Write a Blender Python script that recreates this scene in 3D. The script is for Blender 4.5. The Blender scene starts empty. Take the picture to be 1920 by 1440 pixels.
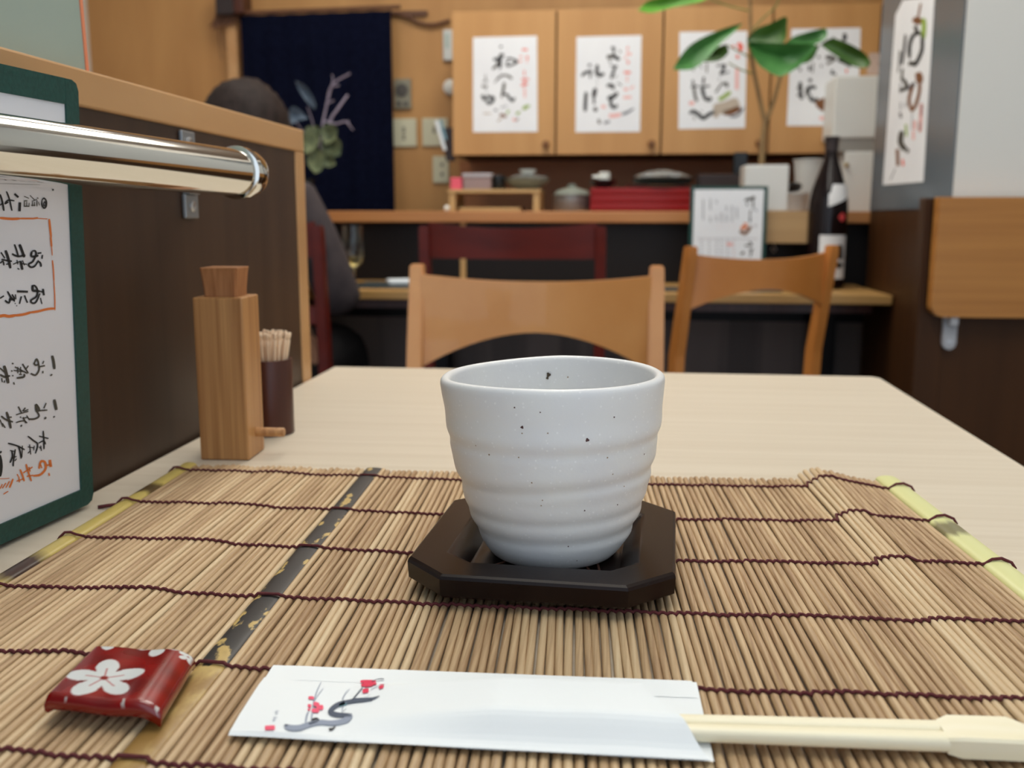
import bpy, bmesh, math, random
from mathutils import Vector, Matrix, noise
random.seed(7)
PI = math.pi
scene = bpy.context.scene
COL = scene.collection

# ------------------------------------------------------------------ camera, world, exposure
FPX, PITCH, YAW, ROLL = 1821.45, 0.169487, 0.108506, 0.00183   # focal length in px of a 1920 px wide frame; angles
CAM = Vector((0.0, 0.0, 0.885))
_B = Matrix(((1, 0, 0), (0, 0, -1), (0, 1, 0)))
_Ry = Matrix(((math.cos(YAW), 0, math.sin(YAW)), (0, 1, 0), (-math.sin(YAW), 0, math.cos(YAW))))
_Rp = Matrix(((1, 0, 0), (0, math.cos(PITCH), -math.sin(PITCH)), (0, math.sin(PITCH), math.cos(PITCH))))
_Rr = Matrix(((math.cos(ROLL), -math.sin(ROLL), 0), (math.sin(ROLL), math.cos(ROLL), 0), (0, 0, 1)))
W2C = _Rr @ _Rp @ _Ry @ _B            # world -> (right, down, forward)
C2W = W2C.transposed()
cd = bpy.data.cameras.new('camera')
cd.sensor_width = 36.0
cd.lens = 36.0 * FPX / 1920.0
cd.clip_start = 0.02
cd.dof.use_dof = True
cd.dof.focus_distance = 0.43
cd.dof.aperture_fstop = 11.5
cam = bpy.data.objects.new('camera', cd)
COL.objects.link(cam)
_m = C2W @ Matrix(((1, 0, 0), (0, -1, 0), (0, 0, -1)))
cam.matrix_world = Matrix.Translation(CAM) @ _m.to_4x4()
scene.camera = cam

world = bpy.data.worlds.new('world')
scene.world = world
world.use_nodes = True
world.node_tree.nodes['Background'].inputs[0].default_value = (0.76, 0.87, 1.0, 1)
world.node_tree.nodes['Background'].inputs[1].default_value = 1.2
scene.view_settings.view_transform = 'Standard'
scene.view_settings.look = 'None'
scene.view_settings.exposure = 0.12
scene.view_settings.gamma = 1.0
scene.view_settings.use_curve_mapping = False
scene.cycles.use_denoising = True
scene.cycles.max_bounces = 8
LIGHTS = [  # ceiling panels: x, y, length x, length y, strength
    (-0.10, 0.60, 0.60, 1.20, 4.6),
    (-0.95, 2.45, 0.60, 0.60, 5.0),
    (-0.10, 2.05, 0.60, 1.20, 8.6),
    (0.90, 0.70, 0.60, 0.60, 3.5),
]
CEIL = 2.40


def ray(x, y):
    return C2W @ Vector(((x - 960) / FPX, (y - 720) / FPX, 1.0))


def at(x, y, Y):                      # point of the photograph on the upright plane at depth Y
    d = ray(x, y)
    return CAM + d * (Y / d.y)


def atz(x, y, z):                     # ... on the level plane at height z
    d = ray(x, y)
    return CAM + d * ((z - CAM.z) / d.z)


def atx(x, y, X):                     # ... on the side plane at X
    d = ray(x, y)
    return CAM + d * (X / d.x)


def atp(x, y, p0, n):                 # ... on any plane
    d = ray(x, y)
    return CAM + d * ((p0 - CAM).dot(n) / d.dot(n))


def proj(P):
    v = W2C @ (Vector(P) - CAM)
    return 960 + FPX * v.x / v.z, 720 + FPX * v.y / v.z


# ------------------------------------------------------------------ materials
def lin(c):
    return tuple(((v / 255.0) / 12.92 if v / 255.0 <= 0.04045 else ((v / 255.0 + 0.055) / 1.055) ** 2.4) for v in c) + (1.0,)


MATS = {}


def mat(name, rgb, rough=0.5, metal=0.0, spec=0.5, rgb2=None, scale=(20, 20, 20), detail=3.0, bump=0.0, contrast=(0.35, 0.65),
        trans=0.0, emit=0.0, coat=0.0, distort=0.0, ior=1.45, alpha=1.0):
    if name in MATS:
        return MATS[name]
    m = bpy.data.materials.new(name)
    m.use_nodes = True
    nt = m.node_tree
    b = nt.nodes['Principled BSDF']
    b.inputs['Base Color'].default_value = lin(rgb)
    b.inputs['Roughness'].default_value = rough
    b.inputs['Metallic'].default_value = metal
    b.inputs['Specular IOR Level'].default_value = spec
    b.inputs['IOR'].default_value = ior
    b.inputs['Transmission Weight'].default_value = trans
    b.inputs['Coat Weight'].default_value = coat
    b.inputs['Alpha'].default_value = alpha
    if emit:
        b.inputs['Emission Color'].default_value = lin(rgb)
        b.inputs['Emission Strength'].default_value = emit
    if rgb2 is not None or bump:
        tc = nt.nodes.new('ShaderNodeTexCoord')
        mp = nt.nodes.new('ShaderNodeMapping')
        mp.inputs['Scale'].default_value = scale
        nz = nt.nodes.new('ShaderNodeTexNoise')
        nz.inputs['Scale'].default_value = 1.0
        nz.inputs['Detail'].default_value = detail
        nz.inputs['Distortion'].default_value = distort
        nt.links.new(tc.outputs['Object'], mp.inputs['Vector'])
        nt.links.new(mp.outputs[0], nz.inputs['Vector'])
        if rgb2 is not None:
            rp = nt.nodes.new('ShaderNodeValToRGB')
            rp.color_ramp.elements[0].position = contrast[0]
            rp.color_ramp.elements[1].position = contrast[1]
            rp.color_ramp.elements[0].color = lin(rgb)
            rp.color_ramp.elements[1].color = lin(rgb2)
            nt.links.new(nz.outputs[0], rp.inputs[0])
            nt.links.new(rp.outputs[0], b.inputs['Base Color'])
        if bump:
            bp = nt.nodes.new('ShaderNodeBump')
            bp.inputs['Strength'].default_value = bump
            bp.inputs['Distance'].default_value = 0.001
            nt.links.new(nz.outputs[0], bp.inputs['Height'])
            nt.links.new(bp.outputs[0], b.inputs['Normal'])
    MATS[name] = m
    return m


M = dict(
    plaster=mat('white_plaster', (222, 220, 214), 0.8),
    ceiling=mat('ceiling_white', (225, 225, 222), 0.9),
    floor=mat('floor_dark', (52, 46, 42), 0.5, rgb2=(66, 58, 52), scale=(3, 3, 3)),
    ply=mat('plywood_wall', (174, 126, 74), 0.55, rgb2=(192, 144, 88), scale=(9, 1.5, 2.0), contrast=(0.3, 0.7)),
    door=mat('cabinet_wood', (182, 133, 78), 0.45, rgb2=(196, 148, 92), scale=(14, 3, 1.2), contrast=(0.3, 0.7)),
    gap=mat('cabinet_gap', (70, 42, 20), 0.7),
    knob=mat('wood_knob', (120, 78, 40), 0.4),
    splash=mat('brown_backsplash', (176, 114, 68), 0.5, rgb2=(160, 100, 58), scale=(5, 2, 12)),
    darklam=mat('dark_brown_laminate', (58, 41, 31), 0.42, spec=.35, rgb2=(70, 51, 38), scale=(40, 40, 1.5), contrast=(0.3, 0.7), detail=4, distort=0.6),
    rightlam=mat('right_brown_laminate', (60, 36, 17), 0.45, spec=.2, rgb2=(72, 44, 22), scale=(20, 20, 1.2), contrast=(0.3, 0.7)),
    trim=mat('light_wood_trim', (186, 140, 92), 0.42, rgb2=(200, 156, 108), scale=(14, 4, 14), contrast=(0.3, 0.7)),
    table=mat('pale_table_laminate', (206, 193, 173), 0.42, rgb2=(213, 201, 182), scale=(3.0, 130, 10), contrast=(0.35, 0.65), detail=3),
    tedge=mat('table_edge_band', (206, 180, 138), 0.45),
    orange=mat('counter_wood', (170, 112, 64), 0.42, rgb2=(186, 130, 80), scale=(2, 14, 14)),
    oak=mat('counter_table_wood', (166, 128, 74), 0.4, rgb2=(182, 142, 86), scale=(2, 14, 14)),
    blackpanel=mat('black_panel', (26, 23, 24), 0.45, spec=0.25),
    under=mat('under_counter_planks', (120, 106, 100), 0.7, rgb2=(96, 86, 82), scale=(9, 9, 0.4), contrast=(0.45, 0.55)),
    maple=mat('chair_beech', (204, 140, 78), 0.3, rgb2=(211, 149, 87), scale=(12, 12, 12), coat=0.35),
    maple2=mat('chair_beech_dark', (190, 120, 56), 0.35, rgb2=(198, 128, 64), scale=(12, 12, 12), coat=0.15),
    redwood=mat('red_mahogany', (100, 28, 16), 0.35, rgb2=(84, 22, 12), scale=(6, 6, 20), spec=0.3),
    seat=mat('seat_pad', (70, 46, 36), 0.6),
    board=mat('flap_board', (164, 106, 44), 0.42, rgb2=(188, 128, 60), scale=(1.5, 10, 60), contrast=(0.3, 0.7), detail=2),
    bracket=mat('grey_plastic', (176, 176, 180), 0.45),
    steel=mat('stainless', (140, 140, 138), 0.42, 0.6),
    chrome=mat('polished_steel', (222, 221, 216), 0.10, 1.0),
    zinc=mat('zinc_plate', (150, 154, 158), 0.4, 0.7),
    screw=mat('screw_steel', (190, 190, 192), 0.3, 0.9),
    navy=mat('navy_cloth', (18, 22, 44), 0.95, spec=0.1, rgb2=(22, 27, 51), scale=(60, 60, 60)),
    green=mat('green_leatherette', (17, 62, 56), 0.5, rgb2=(22, 71, 64), scale=(400, 400, 400), bump=0.25),
    paper=mat('white_paper', (232, 234, 238), 0.75, rgb2=(238, 240, 243), scale=(8, 8, 8)),
    paperg=mat('menu_paper', (226, 226, 232), 0.6),
    sleeve=mat('sleeve_paper', (240, 244, 246), 0.8),
    ink=mat('black_ink', (38, 38, 40), 0.7),
    inkg=mat('grey_ink', (78, 74, 66), 0.8),
    inkl=mat('pale_ink', (120, 122, 130), 0.8),
    inkfaint=mat('faint_ink', (196, 192, 196), 0.8),
    inkred=mat('red_ink', (236, 112, 96), 0.8),
    inkpink=mat('pink_ink', (240, 186, 182), 0.8),
    inkorange=mat('orange_ink', (222, 122, 58), 0.7),
    inkgreen=mat('green_ink', (150, 176, 84), 0.8),
    inktan=mat('tan_ink', (190, 176, 160), 0.8),
    inkbrown=mat('brown_ink', (128, 84, 52), 0.8),
    crimson=mat('plum_red_ink', (226, 62, 92), 0.8),
    slate=mat('slate_ink', (84, 92, 108), 0.8),
    slatel=mat('pale_slate_ink', (150, 158, 176), 0.8),
    bamboo=mat('bamboo_strip', (202, 178, 92), 0.35, rgb2=(214, 190, 108), scale=(60, 6, 20)),
    string=mat('maroon_string', (84, 34, 38), 0.9, rgb2=(98, 44, 46), scale=(900, 900, 900)),
    lacquer=mat('dark_lacquer', (20, 11, 10), 0.26, rgb2=(30, 16, 12), scale=(30, 6, 30), spec=0.22),
    chop=mat('pale_aspen', (243, 233, 200), 0.5, rgb2=(247, 239, 212), scale=(8, 160, 160)),
    cedar=mat('cedar_block', (158, 108, 62), 0.45, rgb2=(196, 146, 92), scale=(330, 330, 5), contrast=(0.3, 0.7), distort=0.3),
    cedar2=mat('cedar_stopper', (150, 96, 56), 0.45, rgb2=(184, 128, 82), scale=(330, 330, 5), contrast=(0.3, 0.7)),
    walnut=mat('dark_walnut', (84, 42, 28), 0.35, rgb2=(66, 32, 22), scale=(90, 90, 4), contrast=(0.3, 0.7)),
    pick=mat('toothpick_birch', (226, 198, 168), 0.6, rgb2=(238, 214, 186), scale=(300, 300, 30)),
    leaf=mat('leaf_green', (70, 128, 62), 0.42, rgb2=(56, 108, 50), scale=(18, 18, 18)),
    leafl=mat('leaf_bright', (96, 158, 50), 0.4, rgb2=(82, 142, 40), scale=(18, 18, 18)),
    leafd=mat('leaf_deep', (62, 98, 34), 0.45, rgb2=(52, 86, 28), scale=(18, 18, 18)),
    bark=mat('pale_bark', (150, 122, 80), 0.8, rgb2=(128, 100, 66), scale=(60, 60, 20)),
    petiole=mat('petiole', (120, 128, 66), 0.6),
    potwhite=mat('white_glaze', (214, 212, 206), 0.3),
    white=mat('white_plastic', (206, 208, 204), 0.4),
    cream=mat('cream_plastic', (206, 204, 176), 0.45),
    greyp=mat('grey_plate', (140, 136, 118), 0.5),
    greydark=mat('grey_mesh', (82, 78, 74), 0.7),
    bottle=mat('brown_glass', (24, 14, 14), 0.14, spec=0.35),
    label=mat('bottle_label', (226, 226, 226), 0.7),
    seal=mat('red_seal', (214, 74, 74), 0.5),
    brass=mat('brass', (170, 140, 70), 0.3, 0.9),
    redlac=mat('red_lacquer', (136, 22, 22), 0.36, spec=.35),
    dish=mat('black_dish', (26, 28, 28), 0.25),
    celadon=mat('grey_green_glaze', (126, 132, 122), 0.35),
    wrap=mat('plastic_wrap', (170, 174, 172), 0.18, alpha=0.55),
    cup2=mat('white_cup', (232, 232, 224), 0.35),
    pinkbox=mat('pink_box', (226, 92, 112), 0.6),
    greybox=mat('grey_box', (150, 128, 126), 0.6),
    lid=mat('pale_lid', (176, 172, 176), 0.5),
    pale=mat('pale_shelf_wood', (190, 156, 104), 0.5),
    hair=mat('dark_hair', (30, 22, 20), 0.7, rgb2=(48, 37, 34), scale=(160, 160, 20), bump=0.8, spec=0.25),
    skin=mat('skin', (206, 160, 132), 0.55),
    jacket=mat('grey_jacket', (66, 58, 60), 0.9, rgb2=(54, 47, 50), scale=(30, 30, 30)),
    trousers=mat('black_trousers', (34, 32, 34), 0.9),
    darkbox=mat('dark_box', (48, 38, 38), 0.6),
    cable=mat('cable_brown', (100, 66, 46), 0.6),
    dryleaf=mat('grey_green_leaf', (62, 74, 54), 0.7, rgb2=(112, 120, 86), scale=(40, 40, 40)),
    bluel=mat('blue_grey_leaf', (84, 98, 114), 0.7),
    twig=mat('lilac_twig', (150, 140, 158), 0.8),
    glassclear=mat('clear_glass', (245, 248, 248), 0.02, trans=1.0, ior=1.45),
    water=mat('amber_drink', (226, 206, 140), 0.05, trans=0.8, ior=1.33),
    tray=mat('dark_place_mat', (58, 68, 72), 0.35),
    towel=mat('white_towel', (226, 234, 240), 0.8),
    glassedge=mat('frosted_glass', (152, 168, 158), 0.45, rgb2=(160, 175, 165), scale=(6, 6, 6)),
    edgerefl=mat('painted_edge_reflection', (232, 142, 104), 0.5),  # reflected light on the glass edge, painted as a flat orange
    fridge=mat('ivory_enamel', (222, 224, 220), 0.45),
    fridgeg=mat('grey_band', (150, 148, 142), 0.5),
    pane=mat('grey_sheet', (104, 114, 122), 0.25, rgb2=(92, 101, 108), scale=(2, 2, 2)),
    pinkpaper=mat('pinkish_card', (196, 172, 158), 0.7),
    rim=mat('lamp_frame', (230, 230, 230), 0.5),
)


def mk_mat_sticks():
    m = bpy.data.materials.new('bamboo_sticks'); m.use_nodes = True
    nt = m.node_tree; b = nt.nodes['Principled BSDF']
    at_ = nt.nodes.new('ShaderNodeAttribute'); at_.attribute_name = 'tone'
    tc = nt.nodes.new('ShaderNodeTexCoord'); mp = nt.nodes.new('ShaderNodeMapping')
    mp.inputs['Scale'].default_value = (900, 14, 900)
    nz = nt.nodes.new('ShaderNodeTexNoise'); nz.inputs['Scale'].default_value = 1; nz.inputs['Detail'].default_value = 4
    nt.links.new(tc.outputs['Object'], mp.inputs[0]); nt.links.new(mp.outputs[0], nz.inputs['Vector'])
    ad = nt.nodes.new('ShaderNodeMath'); ad.operation = 'MULTIPLY_ADD'
    ad.inputs[1].default_value = 0.9; nt.links.new(nz.outputs[0], ad.inputs[0])
    sc = nt.nodes.new('ShaderNodeMath'); sc.operation = 'MULTIPLY_ADD'; sc.inputs[1].default_value = 0.42; sc.inputs[2].default_value = -0.16
    nt.links.new(at_.outputs['Fac'], sc.inputs[0]); nt.links.new(sc.outputs[0], ad.inputs[2])
    rp = nt.nodes.new('ShaderNodeValToRGB')
    e = rp.color_ramp.elements
    e[0].position = 0.12; e[0].color = lin((150, 116, 82))
    e[1].position = 0.9; e[1].color = lin((216, 194, 158))
    k = e.new(0.5); k.color = lin((197, 168, 130))
    nt.links.new(ad.outputs[0], rp.inputs[0]); nt.links.new(rp.outputs[0], b.inputs['Base Color'])
    b.inputs['Roughness'].default_value = 0.55
    MATS['bamboo_sticks'] = m; return m


def mk_black_strip():
    m = bpy.data.materials.new('black_painted_bamboo'); m.use_nodes = True
    nt = m.node_tree; b = nt.nodes['Principled BSDF']
    tc = nt.nodes.new('ShaderNodeTexCoord')
    mp = nt.nodes.new('ShaderNodeMapping'); mp.inputs['Scale'].default_value = (170, 70, 60)
    nz = nt.nodes.new('ShaderNodeTexNoise'); nz.inputs['Scale'].default_value = 1; nz.inputs['Detail'].default_value = 5
    nt.links.new(tc.outputs['Object'], mp.inputs[0]); nt.links.new(mp.outputs[0], nz.inputs['Vector'])
    sx = nt.nodes.new('ShaderNodeSeparateXYZ'); nt.links.new(tc.outputs['Object'], sx.inputs[0])
    mr = nt.nodes.new('ShaderNodeMapRange'); mr.inputs['From Min'].default_value = 0.305 - 0.42; mr.inputs['From Max'].default_value = 0.330 - 0.42
    mr.inputs['To Min'].default_value = 0.42; mr.inputs['To Max'].default_value = 0.0
    nt.links.new(sx.outputs['Y'], mr.inputs['Value'])
    ad = nt.nodes.new('ShaderNodeMath'); ad.operation = 'ADD'
    nt.links.new(nz.outputs[0], ad.inputs[0]); nt.links.new(mr.outputs[0], ad.inputs[1])
    rp = nt.nodes.new('ShaderNodeValToRGB'); e = rp.color_ramp.elements
    e[0].position = 0.575; e[0].color = lin((42, 40, 40))
    e[1].position = 0.63; e[1].color = lin((196, 168, 104))
    k = e.new(0.95); k.color = lin((150, 116, 62))
    nt.links.new(ad.outputs[0], rp.inputs[0]); nt.links.new(rp.outputs[0], b.inputs['Base Color'])
    b.inputs['Roughness'].default_value = 0.45
    return m


def mk_bamboo_burnt(name, ys):
    m = bpy.data.materials.new(name); m.use_nodes = True
    nt = m.node_tree; b = nt.nodes['Principled BSDF']
    tc = nt.nodes.new('ShaderNodeTexCoord')
    sx = nt.nodes.new('ShaderNodeSeparateXYZ'); nt.links.new(tc.outputs['Object'], sx.inputs[0])
    mp = nt.nodes.new('ShaderNodeMapping'); mp.inputs['Scale'].default_value = (260, 30, 60)
    nz = nt.nodes.new('ShaderNodeTexNoise'); nz.inputs['Scale'].default_value = 1; nz.inputs['Detail'].default_value = 3
    nt.links.new(tc.outputs['Object'], mp.inputs[0]); nt.links.new(mp.outputs[0], nz.inputs['Vector'])
    jit = nt.nodes.new('ShaderNodeMath'); jit.operation = 'MULTIPLY_ADD'; jit.inputs[1].default_value = 0.016
    nt.links.new(nz.outputs[0], jit.inputs[0]); nt.links.new(sx.outputs['Y'], jit.inputs[2])
    last = None
    for y0, hw, amt in ys:
        df = nt.nodes.new('ShaderNodeMath'); df.operation = 'SUBTRACT'; df.inputs[1].default_value = y0 - 0.42 + 0.008
        nt.links.new(jit.outputs[0], df.inputs[0])
        ab = nt.nodes.new('ShaderNodeMath'); ab.operation = 'ABSOLUTE'; nt.links.new(df.outputs[0], ab.inputs[0])
        mr = nt.nodes.new('ShaderNodeMapRange'); mr.inputs['From Min'].default_value = hw * 0.45; mr.inputs['From Max'].default_value = hw
        mr.inputs['To Min'].default_value = amt; mr.inputs['To Max'].default_value = 0.0
        nt.links.new(ab.outputs[0], mr.inputs['Value'])
        if last is None:
            last = mr
        else:
            mx = nt.nodes.new('ShaderNodeMath'); mx.operation = 'MAXIMUM'
            nt.links.new(last.outputs[0], mx.inputs[0]); nt.links.new(mr.outputs[0], mx.inputs[1]); last = mx
    rp = nt.nodes.new('ShaderNodeValToRGB'); e = rp.color_ramp.elements
    e[0].position = 0.0; e[0].color = lin((204, 182, 104)) if 'left' in name else lin((222, 222, 160))
    e[1].position = 1.0; e[1].color = lin((62, 40, 30))
    nt.links.new(last.outputs[0], rp.inputs[0]); nt.links.new(rp.outputs[0], b.inputs['Base Color'])
    b.inputs['Roughness'].default_value = 0.3
    return m


def mk_cup():
    m = bpy.data.materials.new('white_stoneware'); m.use_nodes = True
    nt = m.node_tree; b = nt.nodes['Principled BSDF']
    tc = nt.nodes.new('ShaderNodeTexCoord')
    nz = nt.nodes.new('ShaderNodeTexNoise'); nz.inputs['Scale'].default_value = 40; nz.inputs['Detail'].default_value = 4
    nt.links.new(tc.outputs['Object'], nz.inputs['Vector'])
    rp = nt.nodes.new('ShaderNodeValToRGB'); e = rp.color_ramp.elements
    e[0].position = 0.3; e[0].color = lin((222, 222, 224)); e[1].position = 0.7; e[1].color = lin((228, 228, 226))
    nt.links.new(nz.outputs[0], rp.inputs[0])
    vo = nt.nodes.new('ShaderNodeTexVoronoi'); vo.inputs['Scale'].default_value = 330
    nt.links.new(tc.outputs['Object'], vo.inputs['Vector'])
    r2 = nt.nodes.new('ShaderNodeValToRGB'); r2.color_ramp.elements[0].position = 0.10; r2.color_ramp.elements[1].position = 0.2
    r2.color_ramp.elements[0].color = (1, 1, 1, 1); r2.color_ramp.elements[1].color = (0, 0, 0, 1)
    nt.links.new(vo.outputs['Distance'], r2.inputs[0])
    mx = nt.nodes.new('ShaderNodeMix'); mx.data_type = 'RGBA'
    nt.links.new(r2.outputs[0], mx.inputs['Factor']); nt.links.new(rp.outputs[0], mx.inputs['A'])
    mx.inputs['B'].default_value = lin((236, 236, 236))
    nt.links.new(mx.outputs['Result'], b.inputs['Base Color'])
    n2 = nt.nodes.new('ShaderNodeTexNoise'); n2.inputs['Scale'].default_value = 420; n2.inputs['Detail'].default_value = 2
    nt.links.new(tc.outputs['Object'], n2.inputs['Vector'])
    bp = nt.nodes.new('ShaderNodeBump'); bp.inputs['Strength'].default_value = 0.12; bp.inputs['Distance'].default_value = 0.0006
    nt.links.new(n2.outputs[0], bp.inputs['Height']); nt.links.new(bp.outputs[0], b.inputs['Normal'])
    b.inputs['Roughness'].default_value = 0.38
    return m


def mk_attr(name, attr, rough):
    m = bpy.data.materials.new(name); m.use_nodes = True
    nt = m.node_tree; b = nt.nodes['Principled BSDF']
    a = nt.nodes.new('ShaderNodeAttribute'); a.attribute_name = attr
    nt.links.new(a.outputs['Color'], b.inputs['Base Color'])
    b.inputs['Roughness'].default_value = rough
    b.inputs['Coat Weight'].default_value = 0.5; b.inputs['Coat Roughness'].default_value = 0.08
    return m


M['sticks'] = mk_mat_sticks()
M['blackstrip'] = mk_black_strip()
M['bamL'] = mk_bamboo_burnt('bamboo_left_burnt', [(0.540, 0.012, 0.9), (0.405, 0.022, 1.0), (0.30, 0.02, 0.8)])
M['bamR'] = mk_bamboo_burnt('bamboo_right_burnt', [(0.512, 0.013, 0.75), (0.36, 0.02, 0.9)])
M['stoneware'] = mk_cup()


# ------------------------------------------------------------------ object helpers
def thing(name, label, cat, loc=(0, 0, 0), rotz=0.0, group=None):
    o = bpy.data.objects.new(name, None)
    o.empty_display_size = 0.05
    COL.objects.link(o)
    o.location = loc
    o.rotation_euler = (0, 0, rotz)
    o['label'] = label
    o['category'] = cat
    if group:
        o['group'] = group
    return o


def tag(o, label, cat, group=None):
    o['label'] = label
    o['category'] = cat
    if group:
        o['group'] = group
    return o


def obj(name, bm, m, parent=None, smooth=False, world=False, angle=40, origin=None):
    """link a bmesh as ONE mesh object; world=True: verts are world coords and the parent is unrotated"""
    me = bpy.data.meshes.new(name)
    bmesh.ops.recalc_face_normals(bm, faces=bm.faces)
    off = Vector((0, 0, 0))
    if parent is not None and world:
        off = Vector(parent.location)
        if parent.parent is not None:
            off = off + Vector(parent.parent.location)
    if parent is None and origin is not None:
        off = Vector(origin)
    if off.length:
        bmesh.ops.translate(bm, verts=bm.verts, vec=-off)
    bm.to_mesh(me)
    bm.free()
    ms = m if isinstance(m, (list, tuple)) else [m]
    for x in ms:
        me.materials.append(x)
    if smooth:
        for p in me.polygons:
            p.use_smooth = True
        if angle < 180:
            me.set_sharp_from_angle(angle=math.radians(angle))
    o = bpy.data.objects.new(name, me)
    COL.objects.link(o)
    if parent is not None:
        o.parent = parent
    elif origin is not None:
        o.location = origin
    return o


def struct(name, bm, m, parent=None, **k):
    o = obj(name, bm, m, parent, **k)
    if parent is None:
        o['kind'] = 'structure'
    return o


def part_label(o, label):
    o['label'] = label
    return o


def nb():
    return bmesh.new()


def box(bm, x0, x1, y0, y1, z0, z1, bev=0.0, seg=2, mi=0, rot=None, pivot=None):
    r = bmesh.ops.create_cube(bm, size=1.0)
    vs = r['verts']
    for v in vs:
        v.co = Vector(((x0 + x1) / 2 + v.co.x * (x1 - x0), (y0 + y1) / 2 + v.co.y * (y1 - y0), (z0 + z1) / 2 + v.co.z * (z1 - z0)))
    fs = list({f for v in vs for f in v.link_faces})
    for f in fs:
        f.material_index = mi
    if bev > 0:
        es = list({e for v in vs for e in v.link_edges})
        rr = bmesh.ops.bevel(bm, geom=es, offset=bev, segments=seg, affect='EDGES', profile=0.5)
        vs = list({v for f in rr['faces'] for v in f.verts} | {v for v in vs if v.is_valid})
        for f in rr['faces']:
            f.material_index = mi
    if rot is not None:
        bmesh.ops.rotate(bm, verts=vs, cent=pivot or ((x0 + x1) / 2, (y0 + y1) / 2, (z0 + z1) / 2), matrix=rot)
    return vs


def tube(bm, pts, rad, n=12, caps=True, mi=0):
    pts = [Vector(p) for p in pts]
    rads = rad if isinstance(rad, (list, tuple)) else [rad] * len(pts)
    rings = []
    up = Vector((0, 0, 1))
    prev = None
    for i, p in enumerate(pts):
        a = pts[max(i - 1, 0)]
        b = pts[min(i + 1, len(pts) - 1)]
        t = (b - a)
        if t.length < 1e-9:
            t = Vector((0, 0, 1))
        t.normalize()
        if prev is None:
            ref = up if abs(t.dot(up)) < 0.95 else Vector((1, 0, 0))
            u = t.cross(ref).normalized()
        else:
            u = (prev - t * prev.dot(t))
            u = u.normalized() if u.length > 1e-6 else t.cross(up).normalized()
        prev = u
        w = t.cross(u)
        rings.append([bm.verts.new(p + (u * math.cos(2 * PI * k / n) + w * math.sin(2 * PI * k / n)) * rads[i]) for k in range(n)])
    for i in range(len(rings) - 1):
        for k in range(n):
            f = bm.faces.new((rings[i][k], rings[i][(k + 1) % n], rings[i + 1][(k + 1) % n], rings[i + 1][k]))
            f.material_index = mi
    if caps:
        for r in (rings[0], rings[-1]):
            f = bm.faces.new(r)
            f.material_index = mi
    return rings


def lathe(bm, prof, c=(0, 0, 0), n=32, mi=0, cap0=True, cap1=True):
    """prof: (radius, z) pairs"""
    rings = []
    for r, z in prof:
        rings.append([bm.verts.new((c[0] + r * math.cos(2 * PI * k / n), c[1] + r * math.sin(2 * PI * k / n), c[2] + z)) for k in range(n)])
    for i in range(len(rings) - 1):
        for k in range(n):
            f = bm.faces.new((rings[i][k], rings[i][(k + 1) % n], rings[i + 1][(k + 1) % n], rings[i + 1][k]))
            f.material_index = mi
    if cap0:
        bm.faces.new(rings[0]).material_index = mi
    if cap1:
        bm.faces.new(rings[-1]).material_index = mi
    return rings


def loft(bm, rings, cap0=True, cap1=True, mi=0, closed=True):
    R = [[bm.verts.new(p) for p in r] for r in rings]
    n = len(R[0])
    for i in range(len(R) - 1):
        for k in range(n if closed else n - 1):
            f = bm.faces.new((R[i][k], R[i][(k + 1) % n], R[i + 1][(k + 1) % n], R[i + 1][k]))
            f.material_index = mi
    if cap0:
        bm.faces.new(R[0]).material_index = mi
    if cap1:
        bm.faces.new(R[-1]).material_index = mi
    return R


def prism(bm, pts, d, mi=0):
    """polygon (3D points) pushed along vector d"""
    d = Vector(d)
    A = [bm.verts.new(Vector(p)) for p in pts]
    B = [bm.verts.new(Vector(p) + d) for p in pts]
    n = len(A)
    fs = [bm.faces.new(A), bm.faces.new(B)]
    for k in range(n):
        fs.append(bm.faces.new((A[k], A[(k + 1) % n], B[(k + 1) % n], B[k])))
    for f in fs:
        f.material_index = mi
    return A + B


def catmull(pts, sub=5):
    if len(pts) < 3:
        return [tuple(p) for p in pts]
    P = [pts[0]] + list(pts) + [pts[-1]]
    out = []
    for i in range(1, len(P) - 2):
        p0, p1, p2, p3 = [Vector(p) for p in P[i - 1:i + 3]]
        for s in range(sub):
            t = s / sub
            out.append(0.5 * ((2 * p1) + (-p0 + p2) * t + (2 * p0 - 5 * p1 + 4 * p2 - p3) * t * t + (-p0 + 3 * p1 - 3 * p2 + p3) * t ** 3))
    out.append(Vector(P[-2]))
    return [tuple(v) for v in out]


def ribbon(bm, pts, w, fmap, mi, taper=0.55, sub=5):
    """brush stroke: pts (x, y[, width]) in drawing units, fmap maps them to the surface"""
    p3 = [(p[0], p[1], p[2] if len(p) > 2 else w) for p in pts]
    if len(p3) == 1:
        x, y, ww = p3[0]
        vs = [bm.verts.new(fmap(x + ww / 2 * math.cos(a) * 1.0, y + ww / 2 * math.sin(a))) for a in [2 * PI * k / 10 for k in range(10)]]
        bm.faces.new(vs).material_index = mi
        return
    c = catmull(p3, sub)
    n = len(c)
    L = []
    for i, (x, y, ww) in enumerate(c):
        a = c[max(i - 1, 0)]
        b = c[min(i + 1, n - 1)]
        dx, dy = b[0] - a[0], b[1] - a[1]
        l = math.hypot(dx, dy) or 1
        t = i / (n - 1)
        e = min(t, 1 - t) * 6
        k = taper + (1 - taper) * min(1, e)
        nx, ny = -dy / l * ww / 2 * k, dx / l * ww / 2 * k
        L.append((bm.verts.new(fmap(x + nx, y + ny)), bm.verts.new(fmap(x - nx, y - ny))))
    for i in range(n - 1):
        f = bm.faces.new((L[i][0], L[i][1], L[i + 1][1], L[i + 1][0]))
        f.material_index = mi


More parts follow.
